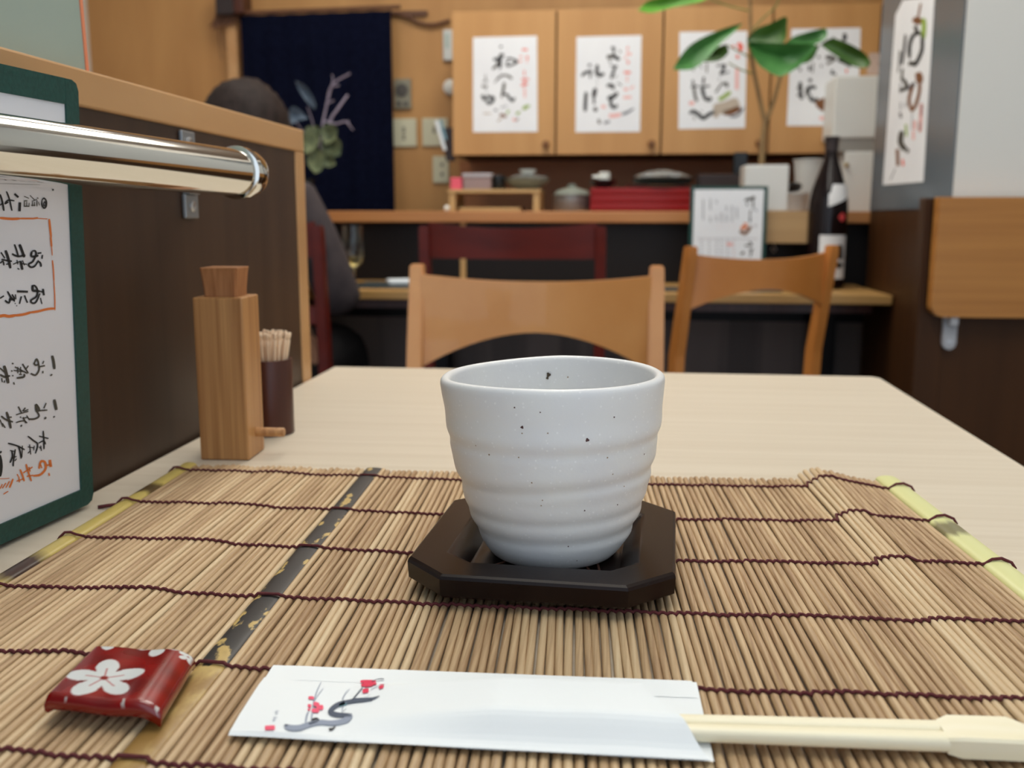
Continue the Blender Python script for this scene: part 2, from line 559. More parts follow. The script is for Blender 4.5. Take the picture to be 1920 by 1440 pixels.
def dup(root, loc, rotz=None, label=None, group=None, rot=None):
    r = root.copy()
    COL.objects.link(r)
    r.location = loc
    if rotz is not None:
        r.rotation_euler = (0, 0, rotz)
    if rot is not None:
        r.rotation_euler = rot
    if label:
        r['label'] = label
    if group:
        r['group'] = group
    for ch in list(root.children):
        c = ch.copy()
        COL.objects.link(c)
        c.parent = r
        for g in ch.children:
            d = g.copy()
            COL.objects.link(d)
            d.parent = c
    return r


# ------------------------------------------------------------------ the setting
XR = 0.648       # right side wall (grey sheet above, brown panel below)
XP = -0.316      # face of the partition beside the table
bm = nb(); box(bm, -2.0, 1.75, -1.0, 3.6, -0.05, 0.0); struct('floor', bm, M['floor'])
bm = nb(); box(bm, -2.0, 1.75, -1.0, 3.6, CEIL, CEIL + 0.05); struct('ceiling', bm, M['ceiling'])
bm = nb(); box(bm, -2.0, 1.75, 3.45, 3.6, 0, CEIL); struct('wall_back', bm, M['ply'])
bm = nb(); box(bm, -2.0, -1.9, -1.0, 3.45, 0, CEIL); struct('wall_left', bm, M['plaster'])
bm = nb(); box(bm, 1.65, 1.75, -1.0, 2.03, 0, CEIL); struct('wall_right', bm, M['plaster'])
# block of wall to the right beyond the table: white above, brown below
bm = nb(); box(bm, 0.652, 1.65, 2.03, 2.66, 0.905, CEIL); struct('wall_corner', bm, M['plaster'])
bm = nb(); box(bm, 0.650, 1.65, 2.026, 2.66, 0.0, 0.905); struct('wall_corner_lower', bm, M['rightlam'])
bm = nb(); box(bm, 1.20, 1.30, 2.66, 3.45, 0, CEIL); struct('wall_kitchen', bm, M['plaster'])
bm = nb(); box(bm, 0.597, 0.650, 2.02, 2.06, 0.0, 0.925, 0.002); struct('trim_1', bm, M['rightlam'])
bm = nb(); box(bm, XR, 0.652, 2.035, 2.66, 0.905, 1.75, 0.001); struct('window_1', bm, M['pane'])
# partition to the left of the table
bm = nb(); box(bm, XP - 0.036, XP - 0.002, -0.6, 0.947, 0.0, 0.950); struct('wall_partition', bm, M['darklam'])
bm = nb(); box(bm, XP - 0.040, XP, -0.6, 0.972, 0.949, 0.971, 0.0015); struct('trim_2', bm, M['trim'])
bm = nb(); box(bm, XP - 0.040, XP, 0.947, 0.972, 0.0, 0.949, 0.0015); struct('trim_3', bm, M['trim'])

# ceiling lamps
LABL = ['long white ceiling panel lamp above the dining table', 'square white ceiling panel lamp above the seated person',
        'square white ceiling panel lamp above the beech chair by the counter', 'square white ceiling panel lamp above the aisle right of the table']
for i, (x, y, lx, ly, s) in enumerate(LIGHTS):
    t = thing('ceiling_light', LABL[i], 'lamp', (x, y, CEIL), 0, 'ceiling panel lamps')
    bm = nb()
    for a, b, c, d in ((-lx / 2 - .02, lx / 2 + .02, -ly / 2 - .02, -ly / 2), (-lx / 2 - .02, lx / 2 + .02, ly / 2, ly / 2 + .02),
                       (-lx / 2 - .02, -lx / 2, -ly / 2, ly / 2), (lx / 2, lx / 2 + .02, -ly / 2, ly / 2)):
        box(bm, a, b, c, d, -.05, 0)
    obj('lamp_frame', bm, M['rim'], t)
    bm = nb(); box(bm, -lx / 2, lx / 2, -ly / 2, ly / 2, -.045, 0)
    obj('diffuser', bm, mat('diffuser_%d' % int(s * 10), (255, 250, 240), 0.6, emit=s), t)

# ------------------------------------------------------------------ dining table
TZ = 0.72
t = thing('dining_table', 'pale wood laminate dining table with everything laid on it', 'table', (-0.02, 0.55, 0))
bm = nb()
pl = [(-0.3155, 0.02), (0.276, 0.02), (0.276, 1.040), (0.270, 1.0515), (-0.3155, 1.0515)]
prism(bm, [(x, y, TZ - 0.03) for x, y in pl], (0, 0, 0.03))
top_e = [e for e in bm.edges if all(abs(v.co.z - TZ) < 1e-6 for v in e.verts)]
bmesh.ops.bevel(bm, geom=top_e, offset=0.0015, segments=2, affect='EDGES')
obj('tabletop', bm, M['table'], t, world=True)
for x, y in ((-0.26, 0.10), (0.22, 0.10), (-0.26, 0.99), (0.22, 0.99)):
    bm = nb(); box(bm, x - .022, x + .022, y - .022, y + .022, 0, TZ - .03, .003)
    obj('leg', bm, M['blackpanel'], t, world=True)


# ------------------------------------------------------------------ chairs
def make_chair(name, label, m, H, W, slat, group=None, back=0.06):
    """origin: floor under the middle of the backrest; sits facing -Y. slat=(top, bottom at ends, bottom at middle, sag of top, bow)"""
    t = thing(name, label, 'chair', group=group)
    hw = W / 2
    for s in (-1, 1):
        bm = nb()
        rings = []
        for z, y, w, d in ((0, 0.02, .022, .030), (0.20, -0.012, .023, .032), (0.42, -0.030, .024, .034), (0.60, -0.022, .024, .032), (H - .02, 0.0 + back * .35, .0225, .026), (H, 0.002 + back * .35, .021, .024)):
            x = s * (hw - .0115)
            rings.append([(x - w / 2, y - d / 2, z), (x + w / 2, y - d / 2, z), (x + w / 2, y + d / 2, z), (x - w / 2, y + d / 2, z)])
        loft(bm, rings)
        bmesh.ops.bevel(bm, geom=list(bm.edges), offset=.0025, segments=2, affect='EDGES')
        obj('back_post', bm, m, t)
    top, be, bmid, sag, bow = slat
    bm = nb()
    rings = []
    n = 20
    for i in range(n + 1):
        u = -1 + 2 * i / n
        x = u * (hw - .020)
        y = back * .22 + bow * (1 - u * u) - .002
        zt = top - sag * (1 - u * u)
        zb = be + (bmid - be) * (1 - abs(u) ** 1.9)
        lean = .05
        h = .0065
        rings.append([(x, y - h + lean * (zb - top), zb), (x, y - h, zt), (x, y + h, zt), (x, y + h + lean * (zb - top), zb)])
    loft(bm, rings)
    bmesh.ops.bevel(bm, geom=[e for e in bm.edges if e.calc_face_angle(0) > .8], offset=.003, segments=2, affect='EDGES')
    obj('backrest', bm, m, t, smooth=True)
    bm = nb(); box(bm, -hw + .012, hw - .012, -.372, -.052, .405, .440, .012, 3)
    obj('seat', bm, M['seat'], t, smooth=True)
    for s in (-1, 1):
        bm = nb(); box(bm, s * (hw - .018) - .017, s * (hw - .018) + .017, -.368, -.334, 0, .402, .003)
        obj('front_leg', bm, m, t)
        bm = nb(); box(bm, s * (hw - .018) - .010, s * (hw - .018) + .010, -.333, -.045, .345, .395, .002)
        obj('side_rail', bm, m, t)
    bm = nb(); box(bm, -hw + .036, hw - .036, -.364, -.339, .350, .400, .002)
    obj('front_rail', bm, m, t)
    return t


bc = make_chair('dining_chair', 'light beech chair with curved backrest at the far end of the dining table', M['maple'], 0.815, 0.385,
                (0.800, 0.660, 0.711, 0.012, 0.030), 'beech chairs')
bc.location = (-0.124, 1.45, 0); bc.rotation_euler = (0, 0, math.radians(1))
c2 = make_chair('dining_chair', 'light beech chair with curved backrest pulled up to the counter beside the bottle', M['maple2'], 0.829, 0.362,
                (0.813, 0.700, 0.739, 0.012, 0.026), 'beech chairs')
c2.location = (0.288, 2.10, 0); c2.rotation_euler = (0, 0, math.radians(180 + 25))
rc = make_chair('counter_chair', 'dark red wooden chair at the counter behind the nearest beech chair', M['redwood'], 0.868, 0.395,
                (0.876, 0.800, 0.800, 0.013, 0.020), 'dark red counter chairs', back=0.0)
for i, z in ((0, .675), ):
    bm = nb(); box(bm, -.175, .175, -.024, -.008, z - .02, z + .02, .003)
    obj('lower_rail', bm, M['redwood'], rc)
rc.location = (-0.224, 2.05, 0); rc.rotation_euler = (0, 0, PI)
dup(rc, (-0.822, 2.03, 0), PI, 'dark red wooden chair at the counter with the person sitting in it')

# ------------------------------------------------------------------ counter at the back
t = thing('counter_table', 'long wooden counter table in front of the black panel', 'counter', (-0.6, 2.58, 0))
bm = nb(); box(bm, -1.88, 0.645, 2.38, 2.772, 0.683, 0.706, .003); obj('counter_top', bm, M['oak'], t, world=True)
bm = nb(); box(bm, -1.86, 0.62, 2.46, 2.48, 0.655, 0.683); obj('apron', bm, M['walnut'], t, world=True)
for x in (-1.7, -0.5, 0.55):
    bm = nb(); box(bm, x - .03, x + .03, 2.66, 2.74, 0, .683, .003); obj('leg', bm, M['blackpanel'], t, world=True)
t = thing('kitchen_counter', 'orange-brown ledge on a black panel in front of the kitchen', 'counter', (-0.6, 2.9, 0))
bm = nb(); box(bm, -1.88, 1.18, 2.73, 3.12, 0.872, 0.903, .003); obj('ledge_board', bm, M['orange'], t, world=True)
bm = nb(); box(bm, -1.88, 1.18, 2.776, 2.80, 0.60, 0.872); obj('front_panel', bm, M['blackpanel'], t, world=True)
bm = nb(); box(bm, -1.88, 1.18, 2.776, 2.80, 0.0, 0.60); obj('lower_panel', bm, M['under'], t, world=True)
bx_ = at(869, 500, 2.776).x
bm = nb(); box(bm, bx_ - .008, bx_ + .008, 2.768, 2.7755, 0.708, 0.871, .001); part_label(obj('batten', bm, M['pale'], t, world=True), 'pale upright batten on the black panel')

# wall cabinet with four doors
t = thing('wall_cabinet', 'brown wooden wall cupboard with four doors carrying menu sheets', 'cabinet', (0.1, 3.45, 1.07))
Yd = 3.10
cz0, cz1 = 1.079, 1.509
xs = [-0.527, -0.2015, 0.1225, 0.445, 0.757]
bm = nb(); box(bm, xs[0], xs[-1] + .02, Yd + .022, 3.449, cz0, cz1); obj('cabinet_body', bm, M['gap'], t, world=True)
for i in range(4):
    bm = nb(); box(bm, xs[i] + .0012, xs[i + 1] - .0045, Yd, Yd + .020, cz0, cz1, .0015)
    d = obj('door', bm, M['door'], t, world=True)
    if i < 3:
        bm = nb(); lathe(bm, [(.006, 0), (.006, .012), (.011, .014), (.012, .022), (.008, .027)], n=16)
        bmesh.ops.rotate(bm, verts=bm.verts, cent=(0, 0, 0), matrix=Matrix.Rotation(PI / 2, 3, 'X'))
        bmesh.ops.translate(bm, verts=bm.verts, vec=(xs[i + 1] - .030, Yd, cz0 + .030))
        obj('knob', bm, M['knob'], d, smooth=True, world=True)
bm = nb(); box(bm, -0.56, 1.19, 3.435, 3.4495, 0.905, cz0); struct('trim_4', bm, M['splash'])

# noren cloth with its rail and the pale door post
bm = nb()
N = 60
p0, p1 = at(449, 30, 3.38), at(733, 25, 3.38)
rings = []
for j in range(2):
    rings.append([])
rows = []
for k in range(9):
    z = 1.568 - k * (1.568 - 0.60) / 8
    row = []
    for i in range(N + 1):
        u = i / N
        x = p0.x + (p1.x - p0.x) * u
        y = 3.385 + .006 * math.sin(u * 21) * (0.2 + k / 8) + .004 * math.sin(u * 47 + 1)
        row.append((x, y, z + (0.008 * u if k == 0 else 0)))
    rows.append(row)
loft(bm, rows, False, False, closed=False)
bmesh.ops.solidify(bm, geom=bm.faces[:], thickness=.002)
cl = obj('noren_curtain', bm, M['navy'], None, smooth=True, angle=180)
tag(cl, 'plain dark navy cloth hanging in the doorway behind the person', 'curtain')
bm = nb(); tube(bm, [(p0.x - .02, 3.39, 1.577), (p1.x + .03, 3.39, 1.587)], .007)
tag(obj('curtain_rod', bm, M['cable'], None, smooth=True), 'thin brown rod holding the navy cloth', 'rod')
bm = nb(); a = at(430, 110, 3.42); b = at(449, 110, 3.42)
box(bm, a.x, b.x, 3.40, 3.449, 0, 1.545, .002); struct('trim_5', bm, M['trim'])

# ------------------------------------------------------------------ partition fittings
t = thing('glass_screen', 'frosted pale green glass screen standing on the partition cap', 'screen', (-0.335, 0.3, 0.971))
bm = nb()
prism(bm, [(-.339, -.45, .9713), (-.339, .594, .9713), (-.339, .572, 1.45), (-.339, -.45, 1.45)], (.008, 0, 0))
obj('glass_sheet', bm, M['glassedge'], t, world=True)
bm = nb()
prism(bm, [(-.3395, .5945, .9713), (-.3395, .5975, .9713), (-.3395, .5755, 1.45), (-.3395, .5725, 1.45)], (.009, 0, 0))
obj('edge_reflection', bm, M['edgerefl'], t, world=True)  # thin coloured sliver standing in for the orange reflection on the lit glass edge

t = thing('hand_rail', 'thick polished steel pipe rail along the partition', 'rail', (-0.27, 0.55, 0.915))
A0 = Vector((-0.2900, 0.36, 0.9172)); A1 = Vector((-0.2465, 0.648, 0.9135))
ax = (A1 - A0).normalized()
bm = nb(); tube(bm, [A0, A1 - ax * .018], .0150, 40); obj('pipe', bm, M['chrome'], t, world=True, smooth=True)
bm = nb()
q = A1 - ax * .024
tube(bm, [q, q + ax * .001, q + ax * .006, q + ax * .007], [.0158, .0172, .0172, .0158], 40); obj('collar', bm, M['chrome'], t, world=True, smooth=True)
bm = nb()
tube(bm, [q + ax * .007, q + ax * .014, q + ax * .0175, q + ax * .019], [.0160, .0160, .0150, .0120], 40); obj('end_cap', bm, M['chrome'], t, world=True, smooth=True)
bm = nb()
box(bm, XP - .0018, XP + .0015, .690, .712, .9305, .947, .001)
box(bm, XP - .0018, XP + .0015, .690, .712, .884, .9015, .001)
box(bm, XP - .0018, XP + .004, .692, .710, .9017, .9303, .0005)
tube(bm, [(XP + .003, .701, .9155), (-0.285, .67, .915), (-0.256, .630, .914)], .006, 12)
br = obj('wall_bracket', bm, M['zinc'], t, world=True)
for z in (.9385, .893):
    bm = nb(); lathe(bm, [(.0042, 0), (.0042, .0008), (.003, .0016), (.001, .0012)], n=16)
    bmesh.ops.rotate(bm, verts=bm.verts, cent=(0, 0, 0), matrix=Matrix.Rotation(PI / 2, 3, 'Y'))
    bmesh.ops.translate(bm, verts=bm.verts, vec=(XP + .0015, .701, z))
    obj('screw', bm, M['screw'], br, world=True, smooth=True)

# fold-down board on the right
t = thing('folding_shelf', 'honey brown wooden board with rounded corner on the wall at right', 'shelf', (0.85, 2.0, 0.70))
bm = nb()
x0, x1, z0, z1, r = 0.612, 1.25, 0.694, 0.926, .022
pl = [(x1, z0)] + [(x0 + r - r * math.sin(a), z0 + r - r * math.cos(a)) for a in [PI / 2 * k / 8 for k in range(9)]] + [(x0, z1), (x1, z1)]
prism(bm, [(x, 1.985, z) for x, z in pl], (0, .028, 0))
bmesh.ops.bevel(bm, geom=[e for e in bm.edges if abs(e.verts[0].co.y - e.verts[1].co.y) < 1e-6 and e.verts[0].co.y < 1.99], offset=.002, segments=2, affect='EDGES')
obj('board', bm, M['board'], t, world=True)
bm = nb()
pl = [(.646, .694), (.646, .650)] + [(.659 - .013 * math.cos(a), .640 - .013 * math.sin(a)) for a in [PI * k / 10 for k in range(11)]] + [(.672, .650), (.672, .694)]
prism(bm, [(x, 2.008, z) for x, z in pl], (0, .012, 0))
box(bm, .652, .668, 1.990, 2.012, .676, .6935, .002)
br = obj('bracket', bm, M['bracket'], t, world=True, smooth=True)
bm = nb(); lathe(bm, [(.005, 0), (.005, .002), (.002, .002)], n=14)
bmesh.ops.rotate(bm, verts=bm.verts, cent=(0, 0, 0), matrix=Matrix.Rotation(PI / 2, 3, 'X'))
bmesh.ops.translate(bm, verts=bm.verts, vec=(.659, 2.008, .642))
obj('screw', bm, M['screw'], br, world=True)

# ------------------------------------------------------------------ bamboo place mat
RS = 0.00170                  # stick radius
MZ = TZ + 0.0004 + RS


def mat_x(s, Y):              # sticks fan out a little towards the viewer
    xf = -0.2860 + 0.4635 * s
    xn = -0.2765 + 0.4760 * s
    return xf + (xn - xf) * (0.595 - Y) / 0.345


def lift(s, Y):               # a ruck in the mat near its far right corner
    k = min(1, max(0, (Y - 0.36) / 0.24)) ** 2
    if s < 0.868: g = 0.0
    elif s < 0.885: g = (s - 0.868) / 0.017
    elif s < 0.905: g = 1.0
    elif s < 0.965: g = 1 - (s - 0.905) / 0.06
    else: g = 0.0
    w = 0.0004 * (1 + math.sin(s * 31 + Y * 9))
    if 0.12 < s < 0.2:
        w += 0.0012 * math.sin((s - 0.12) / 0.08 * PI)
    if 0.30 < s < 0.73:
        w *= 0.2
    return 0.0055 * k * g + w


t_mat = thing('bamboo_place_mat', 'woven bamboo stick place mat under the cup and chopsticks', 'place mat', (-0.05, 0.42, TZ))
bm = nb()
tone = bm.loops.layers.color.new('tone')
NS = 127
rnd = random.Random(3)
stick_s = []
run = 0.5
for k in range(NS):
    s = 0.026 + (0.969 - 0.026) * k / (NS - 1)
    if 0.268 < s < 0.2945:
        continue
    stick_s.append(s)
    Y1 = 0.596 + 0.013 * s + rnd.uniform(-.002, .002)
    if s > 0.87 and s < 0.90:
        Y1 += .006
    Y0 = 0.240 + rnd.uniform(-.002, .002)
    rr = RS * rnd.uniform(.93, 1.0)
    jx = rnd.uniform(-.00025, .00025)
    jz = rnd.uniform(-.0001, .0002)
    pts = []
    for i in range(13):
        Y = Y0 + (Y1 - Y0) * i / 12
        pts.append((mat_x(s, Y) + jx + .0003 * math.sin(Y * 30 + k * 1.7), Y, MZ + lift(s, Y) + jz + (RS - rr) * -1))
    n0 = len(bm.faces)
    pts = [(pts[0][0], pts[0][1] - .0006, pts[0][2])] + pts + [(pts[-1][0], pts[-1][1] + .0006, pts[-1][2])]
    tube(bm, pts, [rr * .7] + [rr] * 13 + [rr * .7], 8)
    run = 0.65 * run + 0.35 * rnd.random() if rnd.random() < .7 else rnd.random()
    v = min(1, max(0, 0.5 + (run - 0.5) * 1.6))
    bm.faces.ensure_lookup_table()
    for f in bm.faces[n0:]:
        for l in f.loops:
            l[tone] = (v, v, v, 1)
obj('slats', bm, M['sticks'], t_mat, world=True, smooth=True, angle=60)


def strip(name, s0, s1, hz, m, ext, split=True):
    bm = nb()
    rows = []
    for i in range(25):
        Y = 0.238 + (0.598 + 0.013 * (s0 + s1) / 2 + ext - 0.238) * i / 24
        xa, xb = mat_x(s0, Y), mat_x(s1, Y)
        row = []
        for j in range(13):
            a = PI * j / 12
            c = (1 - math.cos(a)) / 2
            row.append((xa + (xb - xa) * c, Y, TZ + .0004 + hz * (0.25 + 0.75 * math.sin(a) ** (.7 if 'edge' in name else .25)) + lift((s0 + s1) / 2, Y) * .5))
        row += [(xb, Y, TZ + .0004), (xa, Y, TZ + .0004)]
        rows.append(row)
    loft(bm, rows)
    return obj(name, bm, m, t_mat, world=True, smooth=True)


strip('bamboo_edge_strip', 0.0, 0.022, .0040, M['bamL'], .003)
strip('bamboo_edge_strip', 0.973, 1.003, .0050, M['bamR'], .005)
part_label(strip('painted_strip', 0.270, 0.2935, .0036, M['blackstrip'], .0), 'flat bamboo strip with flaking black paint and bare golden end')
# the six binding strings
for q, (ya, ym, yb, kink) in enumerate(((.5825, .5805, .5925, .004), (.5120, .5085, .5290, .007), (.4500, .4450, .4610, .006), (.3830, .3838, .3925, .002), (.3200, .3175, .3280, .001), (.2560, .2545, .2630, 0))):
    bm = nb()

    def sy(s):
        if s < .45:
            u = s / .45
            y = ya + (ym - ya) * (u * u * (3 - 2 * u))
        else:
            u = (s - .45) / .55
            y = ym + (yb - ym) * (u ** 1.6)
        if .868 < s < .905:
            y += kink
        return y
    pts = []
    xl = mat_x(0, sy(0))
    pts += [(xl - .0012, sy(0) - .001, TZ + .0006), (xl - .0003, sy(0), TZ + .003), (mat_x(.005, sy(0)), sy(0) + .0005, TZ + .0056), (mat_x(.012, sy(0)), sy(0) + .0004, TZ + .0058), (mat_x(.019, sy(0)), sy(0) - .0002, TZ + .0050)]
    for i, s in enumerate(stick_s):
        if s > .2945 and stick_s[i - 1] < .27:
            for ss in (.272, .277, .282, .287, .2915):
                pts.append((mat_x(ss, sy(ss)), sy(ss) + .0006, TZ + .0049))
        Y = sy(s) + .0005 * math.sin(i * .9 + q) + .0003 * math.sin(i * 2.3 + q)
        z = MZ + lift(s, Y)
        d = (stick_s[1] - stick_s[0]) / 2
        pts.append((mat_x(s - d * .45, Y), Y + .0002, z + RS * .93 + .0004))
        pts.append((mat_x(s + d * .2, Y), Y - .0003, z + RS * .98 + .0004))
        pts.append((mat_x(s + d * .95, Y), Y - .0004, z + RS * .84))
    pts += [(mat_x(.976, sy(.98)), sy(.98) - .0003, TZ + .0044), (mat_x(.983, sy(.98)), sy(.98) + .0004, TZ + .0064), (mat_x(.993, sy(1)), sy(1) + .0006, TZ + .0066), (mat_x(1.003, sy(1)), sy(1) + .0003, TZ + .0048), (mat_x(1.0065, sy(1)), sy(1) - .0006, TZ + .0020)]
    tube(bm, pts, [.00072 if (i % 3) else .0008 for i in range(len(pts))], 6)
    if q == 1:
        tube(bm, [(xl - .0005, sy(0), TZ + .0018), (xl - .005, sy(0) - .002, TZ + .0016), (xl - .010, sy(0) - .0045, TZ + .0012)], .0011, 6)
    obj('string', bm, M['string'], t_mat, world=True, smooth=True, angle=180)

# ------------------------------------------------------------------ coaster
CO = Vector((-0.0290, 0.4405, TZ))
t = thing('coaster', 'dark lacquered octagonal wooden coaster under the cup', 'coaster', CO, math.radians(-3.2))


def octa(hx, hy, c, z):
    return [(-hx, -hy + c, z), (-hx + c, -hy, z), (hx - c, -hy, z), (hx, -hy + c, z), (hx, hy - c, z), (hx - c, hy, z), (-hx + c, hy, z), (-hx, hy - c, z)]


bm = nb()
B0 = .0049
loft(bm, [octa(.044, .050, .016, B0), octa(.046, .052, .016, .0070), octa(.0560, .0615, .0183, .0080), octa(.0576, .0631, .0187, .0094),
          octa(.0580, .0635, .0188, .0165), octa(.0576, .0631, .0188, .0178), octa(.0566, .0621, .0186, .0186),
          octa(.0425, .0470, .0110, .0186), octa(.0412, .0457, .0110, .0180), octa(.0335, .0375, .0100, .0112), octa(.0320, .0360, .0095, .0107)])
bmesh.ops.bevel(bm, geom=[e for e in bm.edges if .05 < abs(e.verts[0].co.x) + abs(e.verts[0].co.y) and abs(e.verts[0].co.z - e.verts[1].co.z) > .004 and max(e.verts[0].co.z, e.verts[1].co.z) < .0187 and min(e.verts[0].co.z, e.verts[1].co.z) > .0105 and abs(e.verts[0].co.x) > .037], offset=.0012, segments=2, affect='EDGES')
obj('dish', bm, M['lacquer'], t, smooth=True, angle=18)
bm = nb()
for dx, dy, rz in ((-.020, -.024, .9), (-.016, -.028, .4), (.020, -.026, -1.2), (.024, -.022, -1.4), (0, -.03, 0)):
    box(bm, dx - .006, dx + .006, dy - .0005, dy + .0005, .0106, .0109, rot=Matrix.Rotation(rz, 3, 'Z'))
part_label(obj('carved_line', bm, mat('worn_lacquer', (92, 62, 50), .4), t), 'paler carved lines in the recess')

# ------------------------------------------------------------------ cup
CC = Vector((-0.0282, 0.4375, TZ + .0109))
t_cup = thing('tea_cup', 'white speckled handmade stoneware tea cup on the dark coaster', 'cup', CC)
PL = [(0.0, .0270, .0268), (.0012, .0292, .0290), (.004, .0314, .0316), (.0075, .0335, .0340), (.0115, .0352, .0366), (.0150, .0370, .0378), (.0215, .0396, .0402),
      (.0270, .0412, .0420), (.0335, .0428, .0432), (.0390, .0446, .0450), (.0455, .0464, .0460), (.0530, .0480, .0470), (.0605, .0491, .0486), (.0700, .0500, .0491), (.0765, .0511, .0496), (.0815, .0517, .0500), (.0838, .0515, .0498)]


def prof(z, side):
    k = 1 if side < 0 else 2
    if z <= 0: return PL[0][k]
    for a, b in zip(PL, PL[1:]):
        if z <= b[0]:
            u = (z - a[0]) / (b[0] - a[0])
            return a[k] + (b[k] - a[k]) * u
    return PL[-1][k]


def rim_dz(th):                # the rim rises and falls
    c, s = math.cos(th), math.sin(th)
    return (-.0012 * max(0, -c) ** 2 + .0007 * max(0, c) ** 2 + .0014 * max(0, s) ** 1.5 * (1 + .45 * c) - .0012 * max(0, s) ** 2 * max(0, -c) * 1.6 + .0003 * max(0, -s))


GR = [(.0150, .0008, 0.8, .0004), (.0242, .0007, 1.3, .0010), (.0392, .0009, 2.0, .0028), (.0572, .0007, 0.0, .0012)]


def cup_r(th, z):
    c, s = math.cos(th), math.sin(th)
    w = (1 + c) / 2
    r = prof(z, -1) * (1 - w) + prof(z, 1) * w
    for gz, a, ph, tl in GR:
        zz = gz + .0010 * math.sin(th + ph) + tl * c
        d = z - zz
        r -= a * math.exp(-(d / .0026) ** 2) * (.95 + .10 * math.cos(th - ph * .3))
        r += a * .45 * math.exp(-((d - .0058) / .0036) ** 2) * (.9 + .1 * math.cos(th - ph * .3))
    # the mouth is pressed: front and back flattened, corners pushed out
    k = max(0, (z - .045) / .038) ** 1.5
    r *= 1 - k * (.050 * abs(s) ** 3 * (1 if s < 0 else .55)) + k * .02 * math.exp(-((th - PI * 1.14) / .25) ** 2)
    return r


def cup_pt(th, z, inset=0.0):
    r = cup_r(th, z) - inset
    zz = z + rim_dz(th) * max(0, (z - .05) / .034) ** 2
    return Vector((r * math.cos(th), r * math.sin(th), zz))


bm = nb()
NT = 128
zs = [0.0838 * (i / 70) for i in range(71)]
HC = .0838
rings = []
rings.append([(.020 * math.cos(2 * PI * k / NT), .020 * math.sin(2 * PI * k / NT), .0004) for k in range(NT)])
for z in zs[:-2]:
    rings.append([tuple(cup_pt(2 * PI * k / NT, z)) for k in range(NT)])
for a in [PI * j / 8 for j in range(9)]:              # rounded lip
    rings.append([tuple(cup_pt(2 * PI * k / NT, HC - .0014, .0023 - .0023 * math.cos(a)) + Vector((0, 0, .0021 * math.sin(a)))) for k in range(NT)])
for i in range(1, 30):
    z = HC - .0014 - (HC - .006) * i / 29
    ins = .0046 + .0006 * i / 29
    rings.append([tuple((lambda p: Vector((p.x, p.y, p.z)))(cup_pt(2 * PI * k / NT, z, ins + (.0 if z > .012 else (.012 - z) * 1.6)))) for k in range(NT)])
loft(bm, rings)


def cup_spot(x, y, r, mi, inner=False):
    # photo point -> surface of the cup (front outside, or far inside wall)
    best = None
    d = ray(x, y)
    rng = [PI + PI * i / 240 for i in range(241)] if not inner else [PI * i / 240 for i in range(241)]
    for th in rng:
        for z in ([.02 + .062 * j / 160 for j in range(161)] if inner else [.001 + .081 * j / 160 for j in range(161)]):
            P = CC + cup_pt(th, z, .0050 if inner else 0)
            u, v = proj(P)
            e = (u - x) ** 2 + (v - y) ** 2
            if best is None or e < best[0]:
                best = (e, th, z)
    _, th, z = best
    vs = []
    ins = .0056 if inner else -.00006
    for k in range(9):
        a = 2 * PI * k / 9
        rad = r * (1 + .25 * math.sin(3 * a + x))
        vs.append(bm.verts.new(cup_pt(th + rad * math.cos(a) / .045, z + rad * math.sin(a), ins)))
    bm.faces.new(vs).material_index = mi


for x, y, r, mi in ((978, 801, .00062, 1), (1102, 825, .00078, 1), (965, 764, .00035, 1), (1013, 773, .0003, 1), (1151, 782, .00034, 1), (917, 852, .00042, 2), (893, 835, .0003, 2),
                    (1028, 812, .00032, 2), (1207, 851, .00036, 1), (1139, 858, .00036, 2), (972, 858, .00032, 2), (1170, 912, .0003, 2), (1157, 946, .00034, 1), (1096, 957, .00036, 1),
                    (1066, 1024, .00036, 1), (1014, 949, .0003, 2), (1018, 938, .0003, 2), (997, 906, .00034, 2), (1082, 1052, .0003, 1), (978, 812, .0003, 2), (1148, 889, .0003, 2)):
    cup_spot(x, y, r, mi)
cup_spot(1029, 703, .0011, 3, True); cup_spot(1026, 709, .0007, 3, True); cup_spot(1066, 707, .0004, 2, True)
obj('body', bm, [M['stoneware'], mat('iron_spot', (74, 44, 44), .5), mat('ochre_spot', (150, 128, 104), .5), mat('dark_fleck', (66, 52, 34), .5)], t_cup, smooth=True, angle=180)

# ------------------------------------------------------------------ chopsticks in their paper sleeve
ZS = MZ + RS + .0013
A = atz(428, 1382, ZS); Bp = atz(512, 1250, ZS); Cp = atz(1306, 1280, ZS); Dp = atz(1339, 1429, ZS)


def sl_pt(u, v):                      # u along, v from near edge to far edge
    return (A * (1 - u) + Dp * u) * (1 - v) + (Bp * (1 - u) + Cp * u) * v


def sl_z(u, v):
    w = .0010 * math.sin(u * 9 + .5) * (1 - v) * (1 - u) + .0004 * math.sin(u * 17 + v * 3)
    k = max(0.0, min(1.0, (u - .22) / .33))
    b = min(1, max(0, (v - .02) / .24)); b = b * b * (3 - 2 * b)
    c = min(1, max(0, (.78 - v) / .14)); b *= c * c * (3 - 2 * c)
    return ZS + .0009 + max(0, w) * .6 + (.0066 * k) * b + .0004 * b


sl = nb()
# back leaf
nU, nV = 40, 10
rows = [[tuple(sl_pt(i / nU, j / nV).to_2d()) + (ZS + .0002 + .0003 * (1 + math.sin(i * .5)) * (1 - i / nU),) for j in range(nV + 1)] for i in range(nU + 1)]
loft(sl, rows, False, False, closed=False)
# front leaf with its slanting mouth
fu = lambda v: 0.993 - .125 * v / .58 if v < .58 else .868
rows = []
for i in range(nU + 1):
    row = []
    for j in range(25):
        v = j / 24 * .785
        u = i / nU * fu(v)
        p = sl_pt(u, v)
        z = sl_z(u, v)
        if j == 0:
            z = ZS + .0006
        row.append((p.x, p.y, z))
    rows.append(row)
loft(sl, rows, False, False, closed=False)
